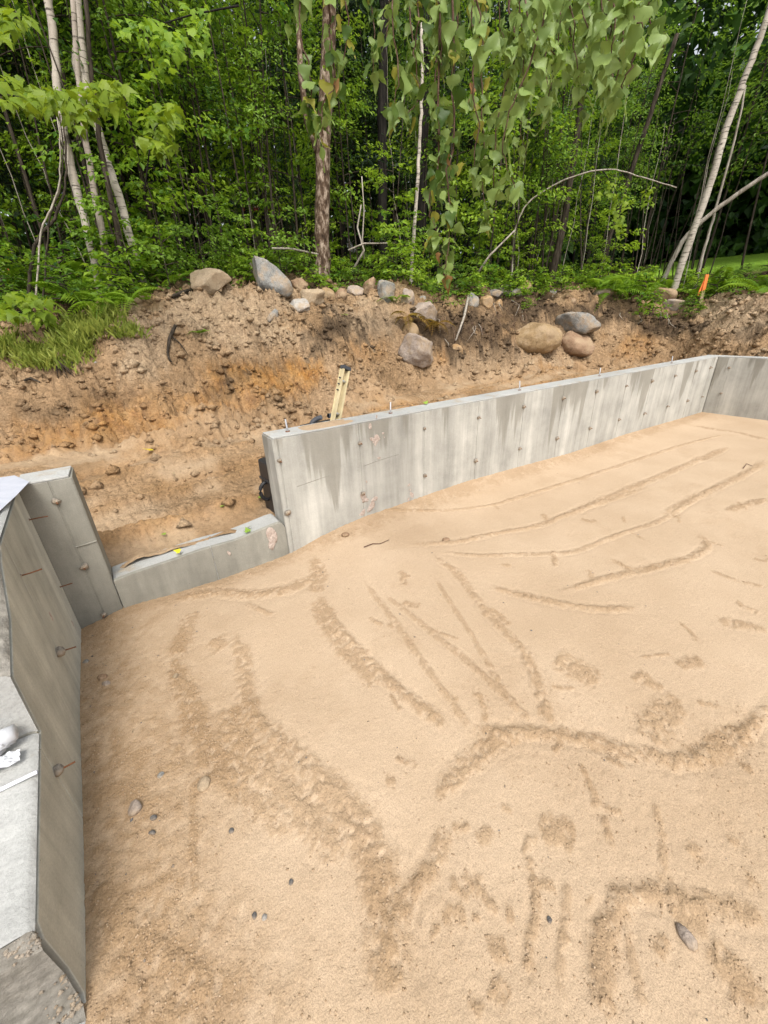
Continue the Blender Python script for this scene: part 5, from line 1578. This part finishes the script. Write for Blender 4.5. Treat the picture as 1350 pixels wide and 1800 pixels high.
for pts, lab in ((((640, 963), (655, 957), (668, 957), (684, 950)), 'thin curved twig on the sand near the far wall foot'), (((1306, 824), (1312, 816), (1322, 820)), 'tiny bent twig on the sand at the right edge')):
    P = np.array([hit_sand(a, b) + [0, 0, .006] for a, b in pts]); G = Geo(); G.tube(P, np.linspace(.0045, .002, len(P)), 6)
    put('twig', G.mesh('twig', M['twig'], smooth=True, loc=P[0]), None, P[0], label=lab, cat='twig')

# orange survey stake pair
sp_ = hit_ground(1231, 534); r_ = math.hypot(sp_[0], sp_[1])
st = thing('survey_stake', 'wooden survey stake with orange painted top beside the right dirt pile', 'stake', sp_)
tp = at_r(1243, 483, r_); ax = _unit(tp - sp_); L = np.linalg.norm(tp - sp_)
sd = _unit(np.cross(ax, [.95, -.3, 0])); sd2 = np.cross(sd, ax)
w = .042
G = Geo(); G.prism([sd * u + sd2 * v for u, v in ((-.01, -w), (.01, -w), (.01, w), (-.01, w))], ax * L * .45); put('stake_shaft', G.mesh('stake_shaft', M['stake'], bevel=.002), st)
G = Geo(); G.prism([ax * L * .451 + sd * u + sd2 * v for u, v in ((-.011, -w - .002), (.011, -w - .002), (.011, w + .002), (-.011, w + .002))], ax * L * .56); put('painted_top', G.mesh('painted_top', M['orange'], bevel=.002), st)
fl = at_r(1227, 520, r_ - .04) - sp_
G = Geo(); G.prism([ax * L * .97 + sd2 * .03, ax * L * .97 - sd2 * .03, fl - sd2 * .035, fl + sd2 * .03], sd * .004); put('flagging_tape', G.mesh('flagging_tape', M['orange']), st)
# orange flagging at the far left under the leaves
p = hit_ground(12, 505); t = thing('survey_flag', 'rusty orange flag stake behind leaves at the far left edge', 'stake', p)
q = at_r(9, 470, math.hypot(p[0], p[1])) - p
G = Geo(); G.tube([(0, 0, -.05), q], .012, 6); put('stake_shaft', G.mesh('stake_shaft', M['stake']), t)
q2 = at_r(22, 500, math.hypot(p[0], p[1])) - p; q3 = at_r(10, 496, math.hypot(p[0], p[1])) - p
G = Geo(); G.prism([q * .98, at_r(15, 468, math.hypot(p[0], p[1])) - p, q2, q3], (0, .004, 0)); put('flagging_tape', G.mesh('flagging_tape', M['orange']), t)

# far behind the trees: a shed and a white vehicle, glimpsed only
c = at_r(505, 372, 22.0); gz_ = ground_z(c[0], c[1])
shed = thing('wooden_shed', 'weathered wooden shed glimpsed through stems left of the flaky trunk', 'shed', (c[0], c[1], gz_), (0, 0, -math.radians(24)))
for k in range(13):
    G = Geo(); x0 = -1.7 + .26 * k; G.box((x0, -.02 - .012 * (k % 2), 0), (x0 + .25, .02, 1.75 + .0 * k)); put('board', G.mesh('board', M['shed'], bevel=.004), shed)
G = Geo(); G.box((-1.7, .021, 0), (1.68, 2.2, 1.74)); put('wall', G.mesh('wall', M['shed']), shed)
G = Geo(); G.prism([(-1.95, -.3, 1.76), (-1.95, 2.5, 1.76), (-1.95, 1.1, 2.45)], (3.9, 0, 0)); put('roof', G.mesh('roof', M['shed'], bevel=.01), shed)
G = Geo(); G.box((-1.95, -.33, 1.70), (1.95, -.303, 1.82)); put('fascia', G.mesh('fascia', M['red_trim']), shed)
c = at_r(612, 366, 27.0); gz_ = ground_z(c[0], c[1])
car = thing('parked_car', 'white car glimpsed between the trees right of the flaky trunk', 'car', (c[0], c[1], gz_), (0, 0, -math.radians(28)))
G = Geo(); prof = [(-2.1, .35), (-2.15, .85), (-1.9, 1.0), (-1.3, 1.05), (-.7, 1.55), (.7, 1.58), (1.5, 1.05), (2.1, .9), (2.2, .6), (2.15, .35)]
G.prism([(x, -.85, z) for x, z in prof], (0, 1.7, 0)); put('body', G.mesh('body', M['car_paint'], bevel=.06, segs=2), car)
G = Geo(); G.prism([(x, -.856, z) for x, z in ((-1.1, 1.08), (-.65, 1.48), (.62, 1.5), (1.25, 1.08))], (0, .004, 0)); put('window', G.mesh('window', M['glass']), car)
for x in (-1.35, 1.4):
    for y in (-.80, .80):
        G = Geo(); G.tube([(x, y - .1, .33), (x, y + .1, .33)], .33, 18); put('wheel', G.mesh('wheel', M['rubber'], smooth=False), car)

# ------------------------------------------------------------------ hanging birch bough in the foreground
OUT = np.array([(0, .0), (.22, .035), (.42, .10), (.51, .19), (.49, .27), (.45, .34), (.36, .44), (.33, .50), (.25, .60), (.19, .66), (.10, .80), (.04, .95), (.0, 1.15)])


def birch_leaf_mesh(mat, curl, sk, name='leaf'):
    n = len(OUT); V = []; F = []
    for i, (w, t) in enumerate(OUT):
        t_ = t + (.02 if i % 2 else -.015) * (0 < i < n - 1)
        for s in (-1, 0, 1):
            V.append((s * w * .80, .10 * w * abs(s) * 1.2 - curl * t_ ** 2 + .05 * math.sin(9 * t_ + 2 * s) * (.3 + abs(s)), -t_ + sk * w * s))
    for i in range(n - 1):
        a = i * 3; b = a + 3
        F.append((a, a + 1, b + 1, b)); F.append((a + 1, a + 2, b + 2, b + 1))
    # petiole
    b = len(V); V += [(-.008, 0, .0), (.008, 0, .0), (.008, 0, .24), (-.008, 0, .24)]; F.append((b, b + 1, b + 2, b + 3))
    me = mesh_from(name, V, F, [mat], True, {'tone': np.full(len(V), .5)})
    bm = bmesh.new(); bm.from_mesh(me); bmesh.ops.remove_doubles(bm, verts=bm.verts, dist=1e-4); bm.to_mesh(me); bm.free()
    return me


LB = [birch_leaf_mesh(M['leaf_birch'], c, s) for c, s in ((.1, 0), (.25, .06), (-.08, -.05), (.35, .02))]
LY = [birch_leaf_mesh(M['leaf_birch_y'], c, s) for c, s in ((.15, 0), (.3, .08))]
LR = [birch_leaf_mesh(M['leaf_birch_b'], .45, .1)]
STR = [
    [(520, -60), (530, 60), (548, 150), (540, 225)], [(575, -60), (580, 60), (590, 150), (566, 185), (566, 240)], [(600, -60), (612, 40), (602, 110)],
    [(640, -60), (660, 60), (655, 130)], [(700, -80), (690, 40), (702, 130), (690, 200)], [(730, -80), (738, 40), (724, 90), (742, 170), (712, 205)],
    [(770, -80), (765, 30), (770, 90), (765, 180), (777, 270), (772, 330)],
    [(790, -80), (802, 60), (792, 150), (802, 230), (784, 300), (792, 380), (786, 440), (780, 490)],
    [(770, 300), (752, 365), (770, 410), (790, 450)], [(830, -80), (836, 60), (830, 150), (842, 240), (832, 300)],
    [(850, -80), (852, 80), (846, 150), (852, 250), (849, 330), (858, 390)], [(880, -80), (897, 20), (905, 60), (903, 110), (882, 170), (872, 250), (868, 330)],
    [(985, -60), (986, 60), (976, 130), (962, 180), (950, 230)], [(975, -30), (930, 120), (892, 200), (884, 260), (905, 330)],
    [(920, -60), (925, 60), (918, 150), (915, 230), (925, 270)], [(1000, -60), (1000, 50), (1018, 100), (1010, 130)],
    [(1030, -60), (1035, 40), (1045, 100)], [(1110, -60), (1105, 40), (1120, 100), (1096, 140), (1098, 165)], [(1130, -60), (1140, 30), (1156, 60), (1166, 84)],
    [(1060, -60), (1067, 20), (1077, 80), (1075, 140), (1070, 184)],
]
for k in range(20):
    x = 590 + 540 * rng.random(); e = 50 + 130 * rng.random()
    STR.append([(x - 10, -70), (x + rng.normal(0, 8), e * .45), (x + rng.normal(0, 14), e)])
base = at_r(850, -160, 1.7)
bough = thing('hanging_birch_bough', 'weeping birch bough with large triangular leaves hanging close to the camera', 'birch bough', base)
E_ = np.array([at_r(px, py, r) for px, py, r in ((470, -150, 1.75), (620, -190, 1.7), (850, -200, 1.65), (1060, -190, 1.6), (1250, -260, 1.6), (1420, -420, 1.7))])
E_ = np.vstack([E_, E_[-1] + [.35, -.15, .7], E_[-1] + [.6, -.3, 2.2], E_[-1] + [.7, -.4, 5.0]])
G = Geo(); G.tube(E_, np.linspace(.005, .028, len(E_)), 9); put('limb', G.mesh('limb', M['twig'], smooth=True, loc=base), bough)
spots = []
for k, s in enumerate(STR):
    r_ = 1.35 + .6 * rng.random() if k != 7 else 1.5
    P = np.array([at_r(px, py, r_) for px, py in [(s[0][0], -185)] + s])
    t_ = np.arange(len(P)); tt = np.linspace(0, len(P) - 1, (len(P) - 1) * 4 + 1)
    Pq = np.stack([np.interp(tt, t_, P[:, c]) for c in range(3)], 1)
    Pq[1:-1] = (Pq[:-2] + 2 * Pq[1:-1] + Pq[2:]) / 4
    Pq[1:-1] += rng.normal(0, .003, (len(Pq) - 2, 3))
    thick = .0028 if k == 19 else .0011 + .0006 * rng.random()
    G = Geo(); G.tube(Pq, np.linspace(thick * 2.2, thick * .9, len(Pq)), 6)
    put('twig', G.mesh('twig', M['twig'], smooth=True, loc=base), bough)
    seg = np.r_[0, np.cumsum(np.linalg.norm(np.diff(Pq, axis=0), axis=1))]
    d0 = .15 if k != 19 else seg[-1] - .05
    while d0 < seg[-1]:
        q = np.array([np.interp(d0, seg, Pq[:, c]) for c in range(3)])
        for _ in range(rng.integers(1, 4) if d0 < seg[-1] - .04 else 4):
            spots.append(q + rng.normal(0, .012, 3))
        d0 += .021 + .022 * rng.random()
# 300 leaves as parts of their own, the rest joined
order = sorted(range(len(spots)), key=lambda i: -float(-(MC @ spots[i])[2] > 0 and abs((MC @ spots[i])[1] / (MC @ spots[i])[2]) < 1.30))
extra_parts = []
for n_, i in enumerate(order):
    q = spots[i]
    s = .029 + .027 * rng.random()
    u = rng.random()
    meL = LB[rng.integers(4)] if u < .86 else (LY[rng.integers(2)] if u < .98 else LR[0])
    to_cam = math.atan2(-q[0], q[1])
    rot = (rng.normal(.15, .5), rng.normal(0, .42), to_cam + rng.normal(0, .9) + (math.pi if rng.random() < .5 else 0))
    if n_ < 300:
        put('leaf', meL, bough, q - base, rot, (s * (.85 + .2 * rng.random()), s, s))
    else:
        Mx = np.array((Matrix.Rotation(rot[2], 3, 'Z') @ Matrix.Rotation(rot[1], 3, 'Y') @ Matrix.Rotation(rot[0], 3, 'X')))
        V = np.array([v.co[:] for v in LB[0].vertices]) * s
        extra_parts.append((V @ Mx.T + q - base, [list(p.vertices) for p in LB[0].polygons]))
if extra_parts:
    G = Geo()
    for V, F in extra_parts: G.raw(V, F)
    me = mesh_from('leaf_cluster', np.array(G.V), G.F, [M['leaf_birch']], True, {'tone': np.repeat(rng.random(len(extra_parts)), len(LB[0].vertices))})
    put('leaf_cluster', me, bough, kind='stuff')

# ------------------------------------------------------------------ yellow-green maple boughs at the left
ML = [(0, 0), (.14, .02), (.36, .0), (.34, .17), (.46, .40), (.30, .42), (.26, .52), (.17, .68), (0, 1.0)]


def maple_leaf_mesh(mat, curl):
    n = len(ML); V = []; F = []
    for (w, t) in ML:
        for s in (-1, 0, 1): V.append((s * w, t, -.45 * curl * t * t - .2 * w * w * abs(s)))
    for i in range(n - 1):
        a = i * 3; b = a + 3
        F.append((a, a + 1, b + 1, b)); F.append((a + 1, a + 2, b + 2, b + 1))
    me = mesh_from('leaf', V, F, [mat], False, {'tone': np.full(len(V), .5)})
    bm = bmesh.new(); bm.from_mesh(me); bmesh.ops.remove_doubles(bm, verts=bm.verts, dist=1e-4); bm.to_mesh(me); bm.free()
    return me


MLM = [maple_leaf_mesh(M['leaf_maple'], c) for c in (.5, .9, 1.3)]
MLG = [maple_leaf_mesh(M['leaf_bright'], c) for c in (.5, 1.0)]


def maple_bough(label, blobs, stem, r, leaf, meshes):
    """blobs: (px, py, half width, half height, count)"""
    P = np.array([at_r(px, py, r + (0.4 * i / max(1, len(stem) - 1) - .2)) for i, (px, py) in enumerate(stem)])
    t = thing('maple_bough', label, 'maple bough', P[0])
    G = Geo(); G.tube(P, np.linspace(.010, .003, len(P)), 6); put('branch', G.mesh('branch', M['bark_black'], smooth=True, loc=P[0]), t)
    for (px, py, hw, hh_, cnt) in blobs:
        for _ in range(int(cnt * 1.85)):
            a, b = rng.uniform(-1, 1, 2)
            q = at_r(px + hw * a, py + hh_ * b, r + rng.normal(0, .28))
            s = leaf * (.65 + .6 * rng.random())
            put('leaf', meshes[rng.integers(len(meshes))], t, q - P[0], (rng.normal(-.55, .35), rng.normal(0, .35), math.atan2(-q[0], q[1]) + math.pi + rng.normal(0, .9)), (s, s, s))
    return t


maple_bough('yellow-green maple bough reaching across the two left birches', [(15, 155, 22, 26, 16), (60, 170, 30, 20, 26), (110, 175, 30, 20, 28), (160, 170, 32, 26, 34), (195, 165, 26, 26, 24), (140, 205, 26, 22, 18), (30, 180, 25, 12, 10)],
            [(-60, 160), (20, 168), (80, 185), (140, 190), (200, 178)], 5.2, .098, MLM)
maple_bough('yellow-green maple spray hanging right of the left birches', [(282, 205, 30, 24, 30), (265, 240, 26, 12, 10), (288, 255, 24, 18, 18)], [(255, 330), (262, 270), (272, 225), (300, 195)], 6.6, .13, MLM)
maple_bough('small yellow-green maple spray in the top left corner', [(25, 32, 22, 18, 16), (2, 60, 6, 8, 4)], [(-40, 20), (0, 25), (40, 35)], 6.0, .12, MLM)
maple_bough('bright green leafy bough at upper left of the wood', [(225, 50, 26, 20, 18), (262, 55, 26, 22, 18), (300, 60, 20, 20, 12), (345, 30, 26, 26, 20), (280, 120, 22, 22, 16), (330, 75, 40, 20, 16)], [(420, 10), (340, 25), (260, 50), (210, 60)], 6.8, .105, MLG)
maple_bough('glowing yellow-green spray under the left shrubs by the grass', [(20, 545, 25, 16, 16), (70, 535, 28, 16, 18), (35, 520, 25, 10, 8), (80, 560, 20, 10, 8)], [(-10, 560), (40, 548), (90, 545)], 7.1, .13, MLM)
maple_bough('yellow-green hanging vine of leaves beneath the arching pale stem', [(1075, 330, 10, 20, 12), (1090, 365, 12, 25, 16), (1092, 400, 10, 18, 12), (1045, 345, 10, 8, 5), (1140, 345, 8, 20, 8)], [(1060, 300), (1080, 330), (1092, 370), (1095, 410)], 11.8, .12, MLM)

# ------------------------------------------------------------------ ferns, shrubs, weeds, grass


def frond_mesh(mat, L=1.0, n=17, w=.22, arch=.55):
    parts = []; t = np.linspace(.12, 1, n)
    P = np.stack([np.zeros(n), t * .9, .75 * t - arch * t * t * 1.35], 1)
    for s in (-1, 1):
        ln = w * np.sin(np.pi * np.clip(t * .93 + .06, 0, 1)) ** .8 + .02
        D = np.stack([np.full(n, s * 1.0), np.full(n, .35), np.full(n, -.18)], 1)
        parts.append(leaf_cards(P, D, np.tile([0, 0, 1.0], (n, 1)), ln, .26, .2, np.clip(.4 + .4 * t + rng.normal(0, .1, n), 0, 1), .15))
    G = Geo()
    tt = np.linspace(0, 1, 8)
    V = [(0, y, z) for y, z in zip(tt * .9, .75 * tt - arch * tt * tt * 1.35)]
    rib = np.array([[(-.006, y, z), (.006, y, z)] for _, y, z in V]).reshape(-1, 3)
    F = np.array([(2 * i, 2 * i + 1, 2 * i + 3) for i in range(7)] + [(2 * i, 2 * i + 3, 2 * i + 2) for i in range(7)])
    parts.append((rib, F, np.full(len(rib), .3)))
    return cards_mesh('frond', parts, mat)


FR = [frond_mesh(M['fern'], arch=a) for a in (.45, .6, .75)]
FRR = [frond_mesh(M['fern_rust'], arch=a) for a in (.8, 1.0)]


def fern(label, p, size, n, meshes, group='ferns on the bank top'):
    t = thing('fern', label, 'fern', p, (0, 0, rng.random() * 6.28), group)
    for k in range(n):
        s = size * (.7 + .5 * rng.random())
        put('frond', meshes[rng.integers(len(meshes))], t, (0, 0, 0), (rng.normal(.1, .18), rng.normal(0, .12), 6.283 * k / n + rng.normal(0, .2)), (s, s, s))


for px, py, s, n, lab in ((95, 470, 1.0, 8, 'large shaded fern at left below the bent dead stems'), (105, 520, .9, 8, 'bright fern left of the birch feet'), (60, 545, .6, 7, 'fern at the far left above the grass'),
                          (525, 478, .45, 7, 'fern in front of the flaky trunk'), (600, 492, .40, 6, 'fern beside the flaky trunk foot'), (590, 510, .35, 6, 'small bright fern behind the stone row'),
                          (835, 498, .6, 7, 'fern behind the blue-grey stone'), (697, 535, .45, 7, 'bright fern beside the upright grey stone'), (645, 485, .4, 6, 'fern behind the pointed brown stone'),
                          (352, 590, .16, 7, 'small green tuft growing in the mound face'), (605, 560, .10, 6, 'tiny green tuft above the dark patch on the mound')):
    fern(lab, hit_ground(px, py), s, n, FR)
for px, py, s, lab in ((30, 470, .9, 'fern by the left edge below the bent dead stems'), (70, 505, .9, 'bright fern left of the leftmost birch foot'), (135, 535, .8, 'bright fern in front of the leftmost birch foot'),
                       (190, 545, .6, 'fern at the turf edge below the birch feet'), (230, 535, .55, 'small fern below the forked birch'), (310, 500, .5, 'fern left of the dusty tan boulder'), (20, 520, .8, 'fern under the left edge shrubs'),
                       (410, 470, .5, 'fern behind the gap between the mound boulders')):
    fern(lab, hit_ground(px, py), s, 8, FR)
for px, py, lab in ((740, 575, 'rusty brown fern hanging over the dark bank, left one'), (762, 585, 'rusty and green fern hanging over the dark bank, right one'), (712, 565, 'dying brown fern on the slope under the pinkish stone')):
    fern(lab, hit_ground(px, py) + np.array([0, -.05, .04]), .42, 7, FRR if px != 762 else FRR + FR[:1], 'rusty ferns over the dark bank')
for k in range(26):
    px = 1030 + 320 * rng.random(); py = 525 - 30 * rng.random()
    fern('bright green fern ' + where(hit_ground(px, py)), hit_ground(px, py), .5 + .4 * rng.random(), 6, FR, 'ferns in the right fern bed')

SH = [tree_kind('weed', .62, .006, .04, 26, .34, 18, .075, M['leaf_bright'], M['bark'], .6, .2) for _ in range(3)]
SG = [tree_kind('weed', .62, .006, .04, 26, .34, 18, .065, M['leaf_mid'], M['bark'], .45, .2) for _ in range(2)]


def shrub(label, px, py, s, kind, group='weeds and shrubs on the bank top'):
    p = hit_ground(px, py)
    st_, cr_ = kind
    t = thing('leafy_shrub', label, 'shrub', p, (0, 0, rng.random() * 6.28), group); t.scale = (s * 1.25, s * 1.25, s)
    put('stem', st_, t); put('foliage', cr_, t, kind='stuff')


for px, py, s, k, lab in ((250, 490, 1.7, 0, 'big bright leafy shrub beside the forked birch foot'), (215, 520, 1.4, 0, 'bright shrub between the birch feet'), (150, 500, 1.5, 0, 'bright shrub in front of the leftmost white birch'),
                          (130, 560, 1.2, 1, 'dark green round-leaved shrub above the left grass'), (290, 495, 1.2, 0, 'leafy shrub left of the dusty tan boulder'), (420, 488, .5, 0, 'low weeds between the two mound boulders'),
                          (380, 470, .9, 1, 'green seedling behind the dusty tan boulder'), (25, 480, 1.3, 0, 'leafy shrub at the far left edge'), (15, 545, 1.0, 0, 'yellowish shrub by the left edge'),
                          (505, 480, .9, 1, 'leafy weeds right of the tall grey boulder'), (545, 500, .8, 1, 'weeds behind the low dusty boulder'), (580, 490, .9, 0, 'bright weeds behind the yellowish stone'),
                          (640, 485, 1.0, 1, 'weeds behind the row of brown stones'), (700, 495, 1.1, 0, 'leafy weeds behind the upright grey stone'), (735, 510, .9, 0, 'bright weeds right of the pinkish stone'),
                          (775, 540, .8, 1, 'weeds below the tip of the hanging bough'), (800, 520, 1.0, 1, 'green weeds left of the blue-grey stone'), (870, 495, 1.0, 1, 'weeds behind the light grey stone'),
                          (950, 500, 1.2, 1, 'dark weeds right of the round orange-brown stone'), (985, 520, .9, 0, 'bright weeds on the lip above the angular grey boulder'), (1030, 510, .8, 0, 'bright weeds left of the flat oval stone'),
                          (1120, 540, 1.0, 0, 'bright shrub spilling over the lip left of the earthy boulder'), (1140, 560, .8, 0, 'bright shrub at the lip edge below the earthy boulder'), (1222, 556, .5, 0, 'bright shrub at the stake foot'),
                          (1210, 560, .7, 1, 'green weeds at the dark lip below the stake'), (1300, 505, .7, 1, 'green bush behind the right dirt pile'), (1345, 500, .8, 1, 'green bush at the right edge behind the dirt pile'),
                          (925, 545, .35, 0, 'small sprig on the dark soil above the big tan boulder'), (1200, 500, .7, 1, 'dark bush behind the leaning birch foot'), (1090, 495, 1.2, 1, 'dark bush behind the fern bed')):
    shrub(lab, px, py, s, SH[rng.integers(3)] if k == 0 else SG[rng.integers(2)])
for k in range(60):
    az = -8 + 80 * rng.random(); p = place_root(az, back_r(az) + 1.6 * rng.random())
    st_, cr_ = (SH + SG)[rng.integers(5)]
    t = thing('leafy_weed', 'low leafy weed ' + where(p), 'weed', (p[0], p[1], ground_z(p[0], p[1])), (0, 0, rng.random() * 6.28), 'low weeds along the wood edge')
    s = .4 + .6 * rng.random(); t.scale = (s * 1.3, s * 1.3, s)
    put('stem', st_, t); put('foliage', cr_, t, kind='stuff')


def ground_points(n, az0, az1, o0, o1):
    az = rng.uniform(az0, az1, n); r = np.array([back_r(a) for a in az]) + rng.uniform(o0, o1, n)
    x, y = r * np.sin(np.radians(az)), r * np.cos(np.radians(az))
    return np.stack([x, y, [ground_z(a, b) for a, b in zip(x, y)]], 1)


P = ground_points(9000, -14, 76, -.1, 3.2); P[:, 2] += .02 + .12 * rng.random(len(P)) ** 2
kk = fbm(P[:, 0] * .9, P[:, 1] * .9, 610, 3) > -.12
put('ground_cover', cards_mesh('ground_cover', [leaf_cards(P[kk], rand_dirs(kk.sum(), .1), rand_dirs(kk.sum(), 1.6), .05 + .06 * rng.random(kk.sum()), .6, .3)], M['leaf_mid']), kind='stuff')
P = ground_points(9000, -14, 80, .0, 7); P[:, 2] += .012
put('leaf_litter', cards_mesh('leaf_litter', [leaf_cards(P, rand_dirs(len(P), .0), rand_dirs(len(P), 2.5), .05 + .05 * rng.random(len(P)), .6, .4)], M['litter']), kind='stuff')
# grass of the left clearing
gp = []
for cx, cy, hw, hh_, n in ((130, 606, 36, 38, 1900), (60, 630, 40, 18, 900), (160, 588, 36, 14, 1200), (15, 615, 20, 22, 500), (225, 590, 30, 14, 260), (190, 562, 24, 12, 700), (85, 640, 30, 16, 500)):
    for _ in range(n // 6):
        a, b = rng.normal(0, .5, 2)
        q = hit_ground(cx + hw * a, cy + hh_ * b, 4.5, 12)
        for _ in range(6): gp.append(q + np.r_[rng.normal(0, .05, 2), 0])
gp = np.array(gp); n = len(gp)
d = rand_dirs(n, 2.2, .55)
put('grass', cards_mesh('grass', [leaf_cards(gp, d, rand_dirs(n, 0), 0.045 + .11 * rng.random(n), .03, .1, None, .45)], M['grass']), kind='stuff')
# fallen leaves one can point to
for px, py, mt, s, on, lab in ((270, 796, 'yellow_leaf', .10, 'g', 'bright yellow leaf lying on the trench floor'), (318, 972, 'yellow_leaf', .045, 's', 'yellow leaf on the low concrete sill'),
                               (430, 932, 'green_leaf', .06, 's', 'green leaf near the right end of the low sill'), (437, 938, 'green_leaf', .05, 's', 'second green leaf overlapping on the right end of the low sill'),
                               (395, 902, 'green_leaf', .04, 'g', 'small green leaf on the soil behind the low sill'), (295, 948, 'green_leaf', .035, 'g', 'small pale green leaf on the soil at the sill edge'),
                               (464, 886, 'green_leaf', .06, 'g', 'dark green leaf by the black tool case'), (310, 842, 'green_leaf', .04, 'g', 'tiny green leaf on the trench floor'), (746, 712, 'green_leaf', .05, 'w', 'yellow-green leaf on the far wall top')):
    p = hit_ground(px, py) if on == 'g' else (on_z(px, py, -1.272) if on == 's' else on_z(px, py, TOP_Z))
    p = p + np.array([0, 0, .035 if on == 'g' else .014])
    put('fallen_leaf', maple_leaf_mesh(M[mt], -.4), None, p, (rng.normal(0, .2), rng.normal(0, .2), rng.random() * 6.28), (s, s, s), label=lab, cat='leaf')
